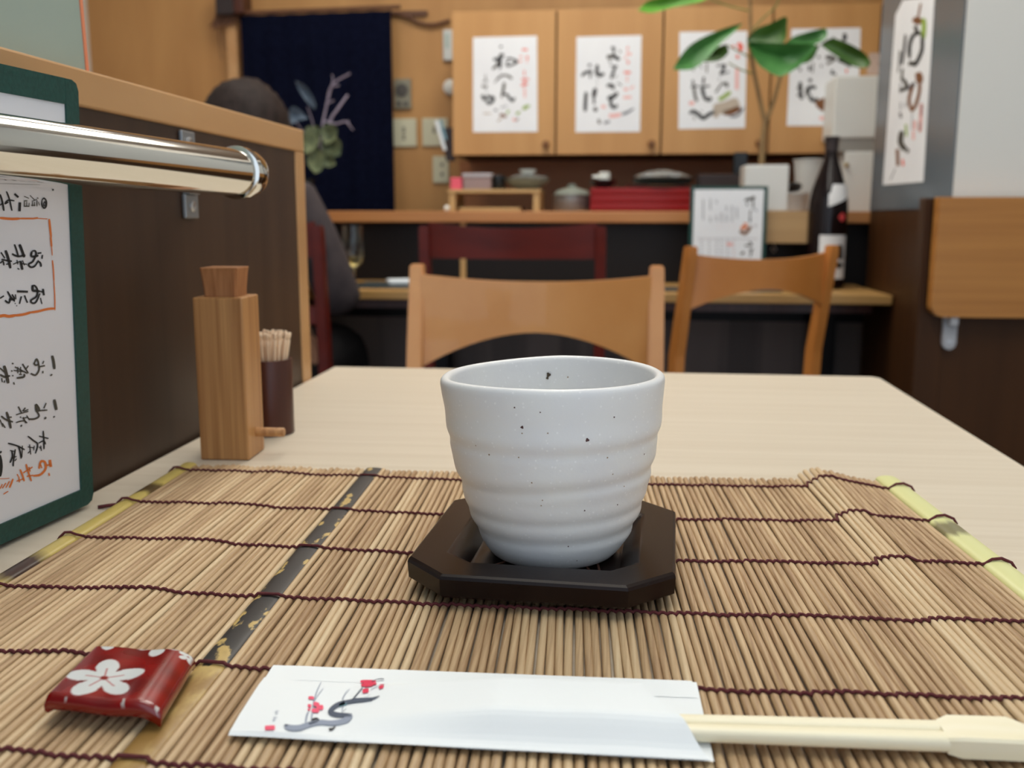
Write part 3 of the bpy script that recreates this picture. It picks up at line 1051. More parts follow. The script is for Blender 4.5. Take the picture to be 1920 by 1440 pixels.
# folded strip along the far edge
rows = []
for i in range(31):
    u = .002 + .990 * i / 30
    row = []
    for v in (.765, .79, .84, .90, .95, .998):
        k = (v - .765) / .233
        p = sl_pt(u - (.004 if v > .97 and i == 30 else 0), v)
        row.append((p.x, p.y, (ZS + (.0010 if u < .84 else .0004)) * (1 - k) + (ZS + .0007) * k))
    rows.append(row)
loft(sl, rows, False, False, closed=False)


def slmap(px_, py_):                  # photo pixel -> (u, v) on the sleeve -> raised surface
    P = atz(px_, py_, ZS + .0014)
    o = A; e1 = Dp - A; e2 = Bp - A
    d = P - o
    det = e1.x * e2.y - e1.y * e2.x
    u = (d.x * e2.y - d.y * e2.x) / det
    v = (e1.x * d.y - e1.y * d.x) / det
    p = sl_pt(u, v)
    return Vector((p.x, p.y, (sl_z(u, v) if v < .765 else (ZS + .0013) * (1 - (v - .765) / .233) + (ZS + .0007) * (v - .765) / .233) + .0004))


K = 4.0


def sp(pts):
    return [(420 + p[0] / K, 1220 + p[1] / K) + ((p[2] / K,) if len(p) > 2 else ()) for p in pts]


def sl_stroke(pts, w, mi, taper=.5):
    ribbon(sl, sp(pts), w / K, slmap, mi, taper, 5)


sl_stroke([(455, 570, 12), (480, 588, 38), (560, 590, 40), (640, 562, 36), (720, 545, 34), (800, 548, 34), (880, 538, 40), (930, 520, 48), (950, 496, 40)], 30, 2, .8)
sl_stroke([(455, 568, 14), (475, 580, 26), (560, 586, 20), (640, 560, 18), (700, 540, 20)], 20, 1, .6)
sl_stroke([(955, 500, 30), (900, 492, 36), (840, 486, 36), (795, 470, 36), (810, 440, 34), (850, 412, 34), (910, 395, 32), (980, 388, 34), (1060, 392, 30), (1110, 390, 20), (1160, 378, 8)], 30, 1, .7)
sl_stroke([(860, 418), (890, 408), (915, 404)], 24, 5, .8)
sl_stroke([(1075, 396), (1105, 408)], 12, 1)
sl_stroke([(650, 535, 20), (690, 526, 26), (712, 534, 16)], 20, 4)
sl_stroke([(785, 588, 14), (805, 592, 16), (835, 572, 8)], 12, 4)
sl_stroke([(610, 552, 14), (620, 500, 12), (632, 470, 10)], 12, 2)
sl_stroke([(652, 535, 12), (660, 480, 10), (668, 400, 8), (690, 320, 7), (725, 235, 5)], 8, 2)
sl_stroke([(672, 388), (705, 335), (740, 290)], 4, 2)
sl_stroke([(880, 470, 8), (890, 400, 7), (885, 370, 7), (910, 320, 5), (940, 295, 4)], 6, 2)
sl_stroke([(885, 465), (915, 445)], 6, 1)
sl_stroke([(955, 382, 10), (1000, 330, 9), (1035, 290, 7)], 8, 1)
sl_stroke([(1100, 240, 6), (1140, 222, 6), (1190, 218, 10)], 6, 1)
sl_stroke([(1090, 320, 5), (1140, 300, 5), (1225, 275, 4)], 5, 2)
sl_stroke([(1040, 378), (1090, 358)], 4, 2)
for pts, w in (([(1015, 238), (1060, 235), (1130, 238)], 16), ([(1022, 270), (1060, 262), (1135, 262)], 34), ([(1045, 280), (1080, 278), (1110, 276)], 30),
               ([(1032, 322), (1055, 322), (1078, 322)], 34), ([(1155, 315), (1170, 310), (1188, 308)], 26), ([(1160, 285), (1178, 285), (1194, 286)], 18), ([(1040, 248), (1070, 250), (1100, 248)], 22)):
    sl_stroke(pts, w, 3, .6)
for pts, w in (([(630, 365), (652, 362), (672, 366)], 22), ([(668, 408), (690, 412), (710, 420)], 34), ([(690, 440), (715, 436), (742, 432)], 36), ([(655, 458), (680, 460), (710, 458)], 32), ([(626, 420), (640, 425), (652, 430)], 24), ([(626, 455), (645, 450)], 24)):
    sl_stroke(pts, w, 6, .6)
sl_stroke([(672, 436), (690, 434)], 14, 4)
for pts in ([(378, 480), (412, 470)], [(385, 490), (405, 486)], [(395, 466), (390, 494)], [(365, 522), (398, 520)], [(360, 542), (388, 536)], [(380, 512), (372, 548)]):
    sl_stroke(pts, 7, 2)
sl_stroke([(308, 594), (345, 592), (382, 590)], 32, 6, .9)
tag(obj('chopstick_sleeve', sl, [M['sleeve'], M['slate'], M['slatel'], M['crimson'], M['ink'], mat('teal_ink', (120, 168, 176), .8), mat('rose_ink', (240, 96, 122), .8)], None, origin=(-.045, .305, ZS)),
    'white paper chopstick sleeve printed with a red plum blossom branch', 'chopstick sleeve')

# pair of joined disposable chopsticks
t = thing('chopsticks', 'pair of joined pale wooden chopsticks in the paper sleeve', 'chopsticks', (0.05, .31, ZS))
zc = ZS + .0034
P0 = (atz(1240, 1330, zc + .003) + atz(1290, 1380, zc)) / 2
P1 = (atz(1762, 1347, zc + .003) + atz(1782, 1402, zc)) / 2
dr = Vector((P1.x - P0.x, P1.y - P0.y, 0)).normalized()
nr = Vector((-dr.y, dr.x, 0))
E0 = P1 + dr * .0005
for sgn in (-1, 1):
    bm = nb()
    rings = []
    for k, (dist, w, h) in enumerate(((-.176, .0022, .0013), (-.105, .0052, .0042), (0.0, .0064, .0050))):
        c = E0 + dr * dist + nr * (sgn * (w / 2 + .0001))
        zz = ZS + .0008 + .00055 * (k / 2) + h / 2
        r = []
        for a in range(12):
            an = 2 * PI * a / 12 + PI / 12
            px_ = math.copysign(abs(math.cos(an)) ** .6, math.cos(an)) * w / 2
            pz_ = math.copysign(abs(math.sin(an)) ** .6, math.sin(an)) * h / 2
            r.append((c.x + nr.x * px_, c.y + nr.y * px_, zz + pz_))
        rings.append(r)
    loft(bm, rings)
    obj('stick', bm, M['chop'], t, world=True, smooth=True, angle=50)
bm = nb()
w, h = .0076, .0064
z0 = ZS + .0009
q = lambda d, s, z: (E0.x + dr.x * d + nr.x * s, E0.y + dr.y * d + nr.y * s, z)
rings = []
for d, ww, hh0, hh1 in ((-.0015, .0062, .0005, .0054), (.0022, .0076, 0, .0064), (.022, .0078, 0, .0064), (.0295, .0078, 0, .0036), (.0298, .0074, .0004, .0030)):
    rings.append([q(d - (.002 if s > 0 and d > .02 else 0), s, z) for s, z in ((-ww, z0 + hh0), (-ww, z0 + hh1 - .0008), (-ww + .0008, z0 + hh1), (ww - .0008, z0 + hh1), (ww, z0 + hh1 - .0008), (ww, z0 + hh0))])
loft(bm, rings)
obj('joined_end', bm, M['chop'], t, world=True, smooth=True, angle=25)

# ------------------------------------------------------------------ red chopstick rest
zb = MZ + RS + .0003
zt = zb + .010
c00 = atz(85, 1305, zb + .010); c10 = atz(298, 1309, zb + .011); c11 = atz(362, 1222, zb + .008); c01 = atz(178, 1213, zb + .010)
t = None
bm = nb()
cl = bm.loops.layers.color.new('glaze')
NG = 96


def rest_xy(u, v):
    return (c00 * (1 - u) + c10 * u) * (1 - v) + (c01 * (1 - u) + c11 * u) * v


def rest_top(u, v):
    z = zb + .0108
    z -= .0014 * math.exp(-((u - .58) / .26) ** 2)
    if u > .66: z -= .0042 * ((u - .66) / .34) ** 2.4
    if u < .04: z -= .0012 * ((.04 - u) / .04) ** 2
    e = min(v, 1 - v)
    if e < .04: z -= .0010 * ((.04 - e) / .04) ** 2
    return z


def rest_bot(u, v):
    return rest_top(u, v) - .0046


RED = lin((204, 42, 28)); REDD = lin((164, 28, 28)); WHT = lin((236, 238, 238))


def petal(u, v, cu, cv, rot, R):
    du, dv = (u - cu), (v - cv)
    r = math.hypot(du, dv)
    if r > R * 1.15: return 0, 0
    w = 0
    line = 0
    for k in range(5):
        a = rot + 2 * PI * k / 5
        p = du * math.cos(a) + dv * math.sin(a)
        q = -du * math.sin(a) + dv * math.cos(a)
        e = 1 - math.hypot((p - R * .54) / (R * .47), q / (R * (.30 if p > R * .5 else .27)))
        w = max(w, min(1, max(0, e / .05)))
        if 0 < p < R * .5:
            line = max(line, 1 - abs(q) / .010)
    if r < R * .05: line = 1
    return w, max(0, line)


def rest_col(u, v):
    n = noise.noise(Vector((u * 5, v * 5, 2))) * .5 + .5
    c = [RED[i] * n + REDD[i] * (1 - n) for i in range(3)]
    for cu, cv, rot, R in ((.37, .36, 1.82, .36), (.66, 1.08, -1.57, .26), (.97, .93, -2.2, .10), (.10, 1.10, -1.2, .22)):
        w, l = petal(u, v, cu, cv, rot, R)
        wc = [WHT[i] * (1 - .85 * l) + RED[i] * .85 * l for i in range(3)] if R > .3 else WHT
        c = [c[i] * (1 - w) + wc[i] * w for i in range(3)]
    wear = noise.noise(Vector((u * 14, v * 9, 7)))
    if min(v, 1) < .035 and wear > .42: c = [.75, .72, .70]
    return (c[0], c[1], c[2], 1)


T = {}
Bt = {}
for i in range(NG + 1):
    for j in range(NG + 1):
        u, v = i / NG, j / NG
        p = rest_xy(u, v)
        T[i, j] = bm.verts.new((p.x, p.y, rest_top(u, v)))
for i in range(NG):
    for j in range(NG):
        bm.faces.new((T[i, j], T[i + 1, j], T[i + 1, j + 1], T[i, j + 1]))
border = [(i, 0) for i in range(NG)] + [(NG, j) for j in range(NG)] + [(i, NG) for i in range(NG, 0, -1)] + [(0, j) for j in range(NG, 0, -1)]
side = []
for fr, out in ((.35, .0007), (.75, .0006), (1.0, -.0004)):
    row = []
    for (i, j) in border:
        u, v = i / NG, j / NG
        p = rest_xy(u, v)
        d = (rest_xy(u, v) - rest_xy(.5, .5)).normalized() * out
        a, b = rest_top(u, v), rest_bot(u, v)
        row.append(bm.verts.new((p.x + d.x, p.y + d.y, a + (b - a) * fr)))
    side.append(row)
top_row = [T[b] for b in border]
allr = [top_row] + side
nbd = len(border)
for r in range(3):
    for k in range(nbd):
        bm.faces.new((allr[r][k], allr[r][(k + 1) % nbd], allr[r + 1][(k + 1) % nbd], allr[r + 1][k]))
mid = rest_xy(.5, .5)
prev = side[-1]
for sc_, low in ((.58, 0), (.54, 1), (.0, 1)):      # hollow underside with a low foot
    if sc_ == 0:
        cen = bm.verts.new((mid.x, mid.y, zb + .0001))
        for k in range(nbd):
            bm.faces.new((prev[k], prev[(k + 1) % nbd], cen))
        break
    row = []
    for (i, j) in border:
        u, v = .5 + (i / NG - .5) * sc_, .5 + (j / NG - .5) * sc_
        p = rest_xy(u, v)
        row.append(bm.verts.new((p.x, p.y, zb + .0001 if low else rest_bot(u, v) + .0004)))
    for k in range(nbd):
        bm.faces.new((prev[k], prev[(k + 1) % nbd], row[(k + 1) % nbd], row[k]))
    prev = row
o_ = {}
inv = {}
for (i, j), v_ in T.items():
    inv[v_] = (i / NG, j / NG)
for f in bm.faces:
    for l in f.loops:
        if l.vert in inv:
            l[cl] = rest_col(*inv[l.vert])
        else:
            l[cl] = (RED[0] * .8, RED[1] * .8, RED[2] * .8, 1)
tag(obj('chopstick_rest', bm, mk_attr('red_glaze', 'glaze', .22), None, smooth=True, angle=50, origin=(rest_xy(.5, .5).x, rest_xy(.5, .5).y, zb)),
    'red glazed ceramic chopstick rest with white plum blossoms', 'chopstick rest')

# ------------------------------------------------------------------ cedar dispenser and toothpicks
fl = atz(377, 863, TZ); fr = atz(469, 864, TZ)
e1 = Vector((fr.x - fl.x, fr.y - fl.y, 0)); W = e1.length; e1.normalize(); e2 = Vector((-e1.y, e1.x, 0))
rz = math.atan2(e1.y, e1.x) - math.radians(1.5)
t = thing('wooden_dispenser', 'tall square cedar shaker with a flared stopper and side peg', 'dispenser', ((fl + fr) / 2 + e2 * W / 2), rz)
t.location.z = TZ
hw = W / 2
bm = nb(); box(bm, -hw, hw, -hw, hw, 0.0002, .1120, .0012, 2); obj('body', bm, M['cedar'], t)
bm = nb()
loft(bm, [[(x * r, y * r, z) for x, y in ((-1, -1), (1, -1), (1, 1), (-1, 1))] for r, z in ((.0113, .1120), (.0114, .1160), (.0124, .1275), (.0129, .1308), (.0125, .1316))])
bmesh.ops.bevel(bm, geom=[e for e in bm.edges if abs(e.verts[0].co.z - e.verts[1].co.z) > .001], offset=.0015, segments=3, affect='EDGES')
obj('stopper', bm, M['cedar2'], t)
bm = nb(); tube(bm, [(hw - .002, .001, .0165), (hw + .019, .001, .0165), (hw + .0198, .001, .0165)], [.0032, .0032, .0028], 20)
obj('peg', bm, M['cedar'], t, smooth=True)

TC = Vector((-0.2660, 0.7130, TZ))
t = thing('toothpick_holder', 'dark brown wooden cylinder holding toothpicks behind the cedar shaker', 'toothpick holder', TC)
bm = nb(); lathe(bm, [(.0172, .0003), (.0180, .001), (.0180, .0575), (.0176, .0582), (.0160, .0582), (.0157, .057), (.0155, .006)], n=40)
obj('holder_cup', bm, M['walnut'], t, smooth=True)
bm = nb()
tube(bm, [(0, 0, 0), (0, 0, .062), (0, 0, .0655), (0, 0, .0660), (0, 0, .0675), (0, 0, .0682), (0, 0, .0710), (0, 0, .0718)], [.0009, .0012, .0012, .0008, .0008, .00125, .0013, .0009], 7)
first = None
rnd = random.Random(5)
spots = []
for r, n in ((.0002, 1), (.0040, 7), (.0080, 13), (.0120, 21)):
    for k in range(n):
        a = 2 * PI * k / n + r * 300
        spots.append((r * math.cos(a), r * math.sin(a)))
pl_ = 'birch toothpick with a notched end standing in the dark cylinder'
for k, (x, y) in enumerate(spots):
    r = math.hypot(x, y)
    loc = (TC.x + x * .50, TC.y + y * .50, TZ + .0075)
    tilt = Vector((x, y, 0)) * (.95 / .072) + Vector((rnd.uniform(-.012, .012), rnd.uniform(-.012, .012), 0))
    d = Vector((tilt.x, tilt.y, 1)).normalized()
    rot = Vector((0, 0, 1)).rotation_difference(d).to_euler()
    if first is None:
        first = obj('toothpick', bm, M['pick'], None, smooth=True)
        tag(first, pl_, 'toothpick', 'toothpicks in the dark cylinder')
        o = first
    else:
        o = first.copy(); COL.objects.link(o)
    o.location = (loc[0], loc[1], loc[2] + rnd.uniform(-.0012, .0012))
    o.rotation_euler = rot

# ------------------------------------------------------------------ sheets with writing
INKS = [M['paper'], M['ink'], M['inkg'], M['inkl'], M['inkred'], M['inkpink'], M['inkgreen'], M['inktan'], M['inkbrown'], M['inkorange'], M['inkfaint']]


def sheet(name, label, cat, corners, fmap, org, strokes, ox, oy, k, group=None, thick=(0, .0004, 0), base=None, kd=1.0):
    """corners: photo pixels of the sheet; fmap(px, py, raised) -> 3D; strokes: (ink, width, points) in crop units"""
    bm = nb()
    prism(bm, [fmap(x, y, 0) for x, y in corners], thick)
    for ink, w, pts in strokes:
        P = [(ox + p[0] / k, oy + p[1] / k) + ((p[2] / k,) if len(p) > 2 else ()) for p in pts]
        ribbon(bm, P, w * 1.12 / k, lambda x, y: fmap(x, y, 1), ink, .6, 4)
    ms = list(INKS)
    if base:
        ms[0] = base
    o = obj(name, bm, ms, None, origin=org)
    return tag(o, label, cat, group)


YP = Yd - .0008


def onp(Y):
    return lambda x, y, r: at(x, y, Y - .0006 * r)


GP = 'menu sheets on the cupboard doors'
S1 = [(1, 55, [(435, 190), (440, 215)]), (1, 40, [(330, 378), (400, 372), (450, 330), (470, 300)]), (1, 44, [(440, 300), (425, 400), (425, 500)]), (2, 34, [(410, 400), (380, 460), (320, 515)]),
      (1, 26, [(500, 375), (560, 365), (620, 385), (655, 410, 44), (600, 450), (530, 470), (520, 430), (550, 400)]), (3, 12, [(425, 500), (420, 560)]),
      (2, 24, [(340, 715, 8), (400, 640), (450, 605), (510, 600), (570, 630, 36), (590, 650)]), (2, 36, [(485, 700), (470, 800), (445, 910, 30)]), (1, 34, [(475, 860), (520, 870), (560, 920), (600, 945, 50), (635, 905, 14)]),
      (2, 20, [(225, 590), (222, 680)]), (2, 22, [(180, 690), (260, 680)]), (2, 26, [(170, 745), (215, 760), (250, 745)]), (3, 10, [(225, 760), (245, 850)]),
      (1, 40, [(165, 880), (195, 900), (205, 950)]), (1, 40, [(240, 880), (275, 900), (330, 910), (320, 960), (270, 985), (235, 960)]), (1, 30, [(235, 900), (240, 960)]),
      (4, 40, [(730, 245), (805, 245)]), (5, 40, [(690, 345), (740, 335)]), (4, 40, [(800, 330), (805, 380)]), (5, 44, [(680, 410), (730, 400)]), (5, 30, [(800, 380), (795, 430)]),
      (4, 26, [(760, 530), (765, 610)]), (4, 34, [(720, 655), (825, 655)]), (4, 38, [(715, 740), (810, 720)]), (4, 36, [(765, 640), (765, 750)]), (5, 40, [(765, 770), (768, 910)]),
      (6, 44, [(740, 1070), (790, 1035), (840, 1020, 20)]), (6, 50, [(650, 1140), (700, 1105)]), (6, 44, [(520, 1130), (545, 1085)]), (8, 30, [(640, 1230), (680, 1200)]), (5, 60, [(600, 1210), (640, 1220)]),
      (8, 36, [(420, 1160), (460, 1150), (510, 1180)]), (7, 30, [(390, 1240), (450, 1190)]), (3, 40, [(345, 1080), (385, 1085)]), (3, 18, [(430, 1050), (520, 1020)]), (7, 24, [(190, 1130), (300, 1130)])]
sheet('menu_poster', 'white menu sheet on the leftmost cupboard door', 'menu sheet', [(887, 70), (1007, 67), (1008, 247), (887, 248)], onp(YP), (-.36, YP, 1.30), S1, 880, 60, 7.386, GP)
S2 = [(1, 56, [(560, 220), (615, 225)]), (1, 40, [(600, 225), (595, 330)]), (2, 50, [(500, 350), (560, 340), (590, 330)]), (1, 46, [(590, 330), (640, 360), (675, 385)]), (2, 44, [(530, 415), (560, 400)]), (1, 30, [(670, 255), (695, 285)]),
      (1, 34, [(550, 470), (650, 475)]), (1, 34, [(620, 480), (595, 540), (560, 650)]), (2, 24, [(600, 620), (640, 610)]), (1, 42, [(500, 750), (550, 735), (590, 760), (570, 790)]), (1, 26, [(650, 705), (700, 740)]),
      (1, 54, [(650, 835, 40), (600, 890), (510, 925)]), (1, 40, [(560, 930), (560, 1010), (600, 1045), (650, 1010)]),
      (1, 50, [(240, 460), (285, 460)]), (1, 36, [(150, 610), (210, 560), (300, 540)]), (1, 38, [(275, 540), (270, 640)]), (1, 44, [(370, 450), (365, 560), (395, 600), (465, 575)]), (3, 8, [(370, 620), (360, 780)]),
      (2, 30, [(330, 580), (380, 550)]), (1, 44, [(215, 830), (205, 960), (200, 1100)]), (1, 54, [(345, 780), (325, 860), (325, 900)]), (1, 44, [(320, 900), (325, 1000)]), (1, 80, [(320, 1085), (365, 1060)]),
      (4, 60, [(780, 220), (800, 230)]), (5, 60, [(770, 290), (840, 310)]), (5, 40, [(740, 370), (780, 345)]), (4, 60, [(780, 415), (810, 425)]), (4, 46, [(740, 560), (830, 560)]), (5, 34, [(785, 600), (780, 690)]),
      (5, 70, [(740, 790), (790, 800)]), (5, 40, [(820, 790), (875, 750)]), (5, 56, [(730, 910), (840, 900)]), (5, 66, [(425, 1035), (485, 1035)]),
      (3, 34, [(710, 1140), (790, 1110), (880, 1055, 16)]), (5, 50, [(530, 1160), (600, 1160), (700, 1140)]), (2, 50, [(385, 1210), (400, 1270)]), (3, 50, [(460, 1260), (540, 1240)])]
sheet('menu_poster', 'white menu sheet on the second cupboard door from the left', 'menu sheet', [(1081, 69), (1203, 66), (1200, 247), (1079, 248)], onp(YP), (-.04, YP, 1.30), S2, 1070, 60, 7.386, GP)
S3 = [(1, 34, [(600, 530), (720, 510)]), (1, 36, [(715, 510), (690, 580), (650, 650)]), (1, 30, [(650, 645), (770, 610)]), (1, 22, [(700, 240), (740, 275)]), (3, 16, [(640, 690), (630, 730)]), (2, 34, [(670, 770), (740, 770), (735, 820)]), (2, 34, [(665, 775), (590, 890)]),
      (1, 40, [(280, 720), (290, 800)]), (1, 34, [(255, 815), (360, 800)]), (2, 36, [(295, 800), (310, 930), (340, 1010)]), (1, 44, [(430, 680), (420, 780)]), (1, 38, [(370, 815), (510, 800)]), (1, 44, [(415, 800), (420, 890), (455, 975), (510, 985), (515, 945)]),
      (2, 30, [(380, 880), (430, 860)]), (2, 30, [(470, 490), (470, 620)]), (3, 30, [(285, 560), (290, 600)]), (3, 24, [(390, 520), (400, 570)]),
      (4, 50, [(830, 250), (820, 290)]), (4, 56, [(880, 235), (930, 260), (920, 330)]), (4, 60, [(880, 380), (890, 430)]), (5, 70, [(880, 560), (875, 850)]), (5, 80, [(230, 1030), (300, 1035)]),
      (6, 50, [(630, 985), (700, 950), (790, 880)]), (7, 140, [(560, 1120), (720, 1090), (900, 1010)]), (7, 130, [(560, 1190), (620, 1180)]), (8, 70, [(690, 1160), (800, 1150), (920, 1090)]), (3, 30, [(780, 1210), (880, 1200), (970, 1090)]),
      (1, 46, [(235, 1170), (290, 1145), (350, 1180), (420, 1235), (490, 1190), (580, 1140)]), (2, 20, [(300, 1200), (300, 1260)]), (2, 16, [(390, 1130), (410, 1160)])]
sheet('menu_poster', 'white menu sheet on the third cupboard door behind the potted tree', 'menu sheet', [(1274, 60), (1401, 58), (1397, 240), (1272, 242)], onp(YP), (.28, YP, 1.30), S3, 1260, 50, 7.2, GP)
S4 = [(1, 50, [(840, 130), (860, 170), (840, 230)]), (1, 50, [(690, 180), (720, 210)]), (2, 50, [(600, 460), (660, 450), (740, 480)]), (2, 44, [(610, 540), (700, 500)]), (1, 44, [(760, 480), (860, 520), (940, 580, 30)]), (2, 50, [(490, 440), (520, 450)]), (1, 50, [(530, 570), (550, 565)]),
      (1, 50, [(680, 680), (690, 620)]), (1, 40, [(670, 660), (740, 680)]), (4, 40, [(880, 610), (880, 660)]), (2, 50, [(190, 590), (240, 570)]), (2, 40, [(250, 640), (260, 600)]), (1, 50, [(380, 560), (380, 630)]), (2, 26, [(430, 520), (420, 660)]),
      (1, 44, [(255, 780), (255, 880), (275, 1020)]), (2, 40, [(210, 870), (290, 850)]), (2, 40, [(210, 965), (275, 950)]), (1, 66, [(370, 770), (410, 750)]), (1, 40, [(340, 880), (400, 850), (470, 860)]), (1, 50, [(370, 840), (370, 950)]), (1, 40, [(400, 960), (400, 1020), (440, 1035), (490, 1000)]),
      (2, 40, [(330, 880), (350, 990)]), (2, 50, [(615, 880), (640, 870)]), (8, 100, [(470, 1100), (560, 1060), (640, 1030)]), (8, 100, [(520, 1130), (620, 1150)]), (8, 60, [(570, 1190), (650, 1180)]), (5, 80, [(515, 1275), (590, 1270)])]
sheet('menu_poster', 'white menu sheet on the rightmost cupboard door, half behind the ivory locker', 'menu sheet', [(1484, 54), (1614, 52), (1608, 236), (1475, 236)], onp(YP), (.60, YP, 1.30), S4, 1465, 45, 7.2, GP)
sheet('name_card', 'small pinkish card above the ivory locker', 'card', [(1630, 99), (1672, 100), (1670, 141), (1625, 139)], onp(3.00), (.73, 3.0, 1.33), [(8, 28, [(475, 620), (475, 660)]), (8, 34, [(465, 640), (500, 640)]), (8, 34, [(560, 620), (560, 660)]), (8, 34, [(545, 640), (575, 640)])], 1560, 0, 5.333, base=M['pinkpaper'])
onx = lambda x, y, r: atx(x, y, XR - .0012 - .0006 * r)
S5 = [(8, 14, [(355, 25), (345, 80), (335, 130)]), (8, 46, [(300, 175), (330, 150), (350, 185)]), (6, 34, [(375, 140), (380, 200), (372, 300)]), (2, 46, [(310, 200), (330, 260)]), (1, 26, [(360, 255), (300, 270), (270, 350), (268, 450)]), (1, 26, [(365, 260), (365, 380), (330, 470), (300, 510)]), (2, 50, [(260, 490), (320, 490)]),
      (8, 50, [(330, 560), (345, 600), (340, 640)]), (8, 24, [(345, 620), (345, 700), (320, 800), (285, 860)]), (8, 24, [(300, 640), (275, 720), (265, 780), (285, 860)]), (3, 40, [(250, 690), (310, 640)]), (3, 8, [(290, 870), (285, 1000)]),
      (1, 18, [(238, 265), (225, 390), (210, 500)]), (2, 18, [(195, 390), (190, 500)]), (2, 14, [(180, 560), (200, 400)]), (2, 26, [(215, 530), (210, 600)]), (2, 26, [(200, 600), (240, 640), (240, 680), (190, 700)]), (3, 14, [(200, 640), (195, 720)]), (3, 12, [(200, 790), (200, 850)]), (1, 24, [(195, 870), (205, 910)]), (3, 14, [(240, 790), (240, 830)]),
      (6, 24, [(240, 960), (245, 1050)]), (2, 40, [(210, 1010), (200, 1100), (240, 1160)]), (2, 30, [(250, 1180), (260, 1150)]), (8, 40, [(175, 1150), (180, 1280)]), (4, 24, [(215, 1230), (220, 1280)]), (3, 10, [(160, 1300), (120, 1390)]),
      (5, 40, [(360, 800), (350, 1010)]), (4, 16, [(365, 800), (355, 900)]), (5, 34, [(310, 930), (310, 1000)]), (4, 16, [(345, 940), (345, 1020)]), (5, 26, [(300, 1010), (298, 1080)])]
sheet('menu_poster', 'tall white painted menu sheet on the grey side wall at right', 'menu sheet', [(1693, 0), (1752, -6), (1731, 341), (1655, 347), (1679, 28)], onx, (XR, 2.38, 1.15), S5, 1640, 0, 4.117, thick=(.0006, 0, 0))

# ------------------------------------------------------------------ green menu board leaning on the partition
bl = Vector((-0.3000, 0.5124, 0.7215))
pn = None
b_r0 = atx(172, 942, -0.3010); b_r1 = at(142, 150, b_r0.y)
upv = (b_r1 - b_r0).normalized()
alo = Vector((-0.085, -1, 0)); alo = (alo - upv * alo.dot(upv)).normalized()
nrm = upv.cross(alo).normalized()
if nrm.x < 0: nrm = -nrm
Hb = (b_r1 - b_r0).length; Wb = 0.115
t = thing('menu_board', 'green bordered menu board leaning on the partition behind the steel rail', 'menu board', b_r0)
t.location.z = b_r0.z


def bpt(a, h, n):
    return b_r0 + alo * a + upv * h + nrm * n


bm = nb()
cr = .006
pl = [(0, cr), (cr, 0), (Wb, 0), (Wb, Hb), (cr, Hb), (0, Hb - cr)]
prism(bm, [bpt(a, h, -.0045) for a, h in pl], nrm * .0045)
bmesh.ops.bevel(bm, geom=list(bm.edges), offset=.0012, segments=2, affect='EDGES')
obj('cover', bm, M['green'], t, world=True, smooth=True)
bm = nb()


def slab(a0, a1, h0, h1, n0, n1):
    prism(bm, [bpt(a, h, n0) for a, h in ((a0, h0), (a1, h0), (a1, h1), (a0, h1))], nrm * (n1 - n0))


bw = .0115
slab(.0006, bw, .006, Hb - .006, .0002, .0018)
for q4 in ([(.0006, Hb - .006), (bw, Hb - .006), (bw, Hb - .0006), (.006, Hb - .0006), (.0022, Hb - .0022)], [(.0006, .006), (.0022, .0022), (.006, .0006), (bw, .0006), (bw, .006)]):
    prism(bm, [bpt(a, h, .0002) for a, h in q4], nrm * .0016)
slab(bw, Wb, 0.0006, bw * .95, .0002, .0018); slab(bw, Wb, Hb - bw * 1.2, Hb - .0006, .0002, .0017)
obj('border', bm, M['green'], t, world=True)
bp0 = bpt(0, 0, .0006)


def onb(x, y, r):
    return atp(x, y, b_r0 + nrm * (.0008 + .0003 * r), nrm)


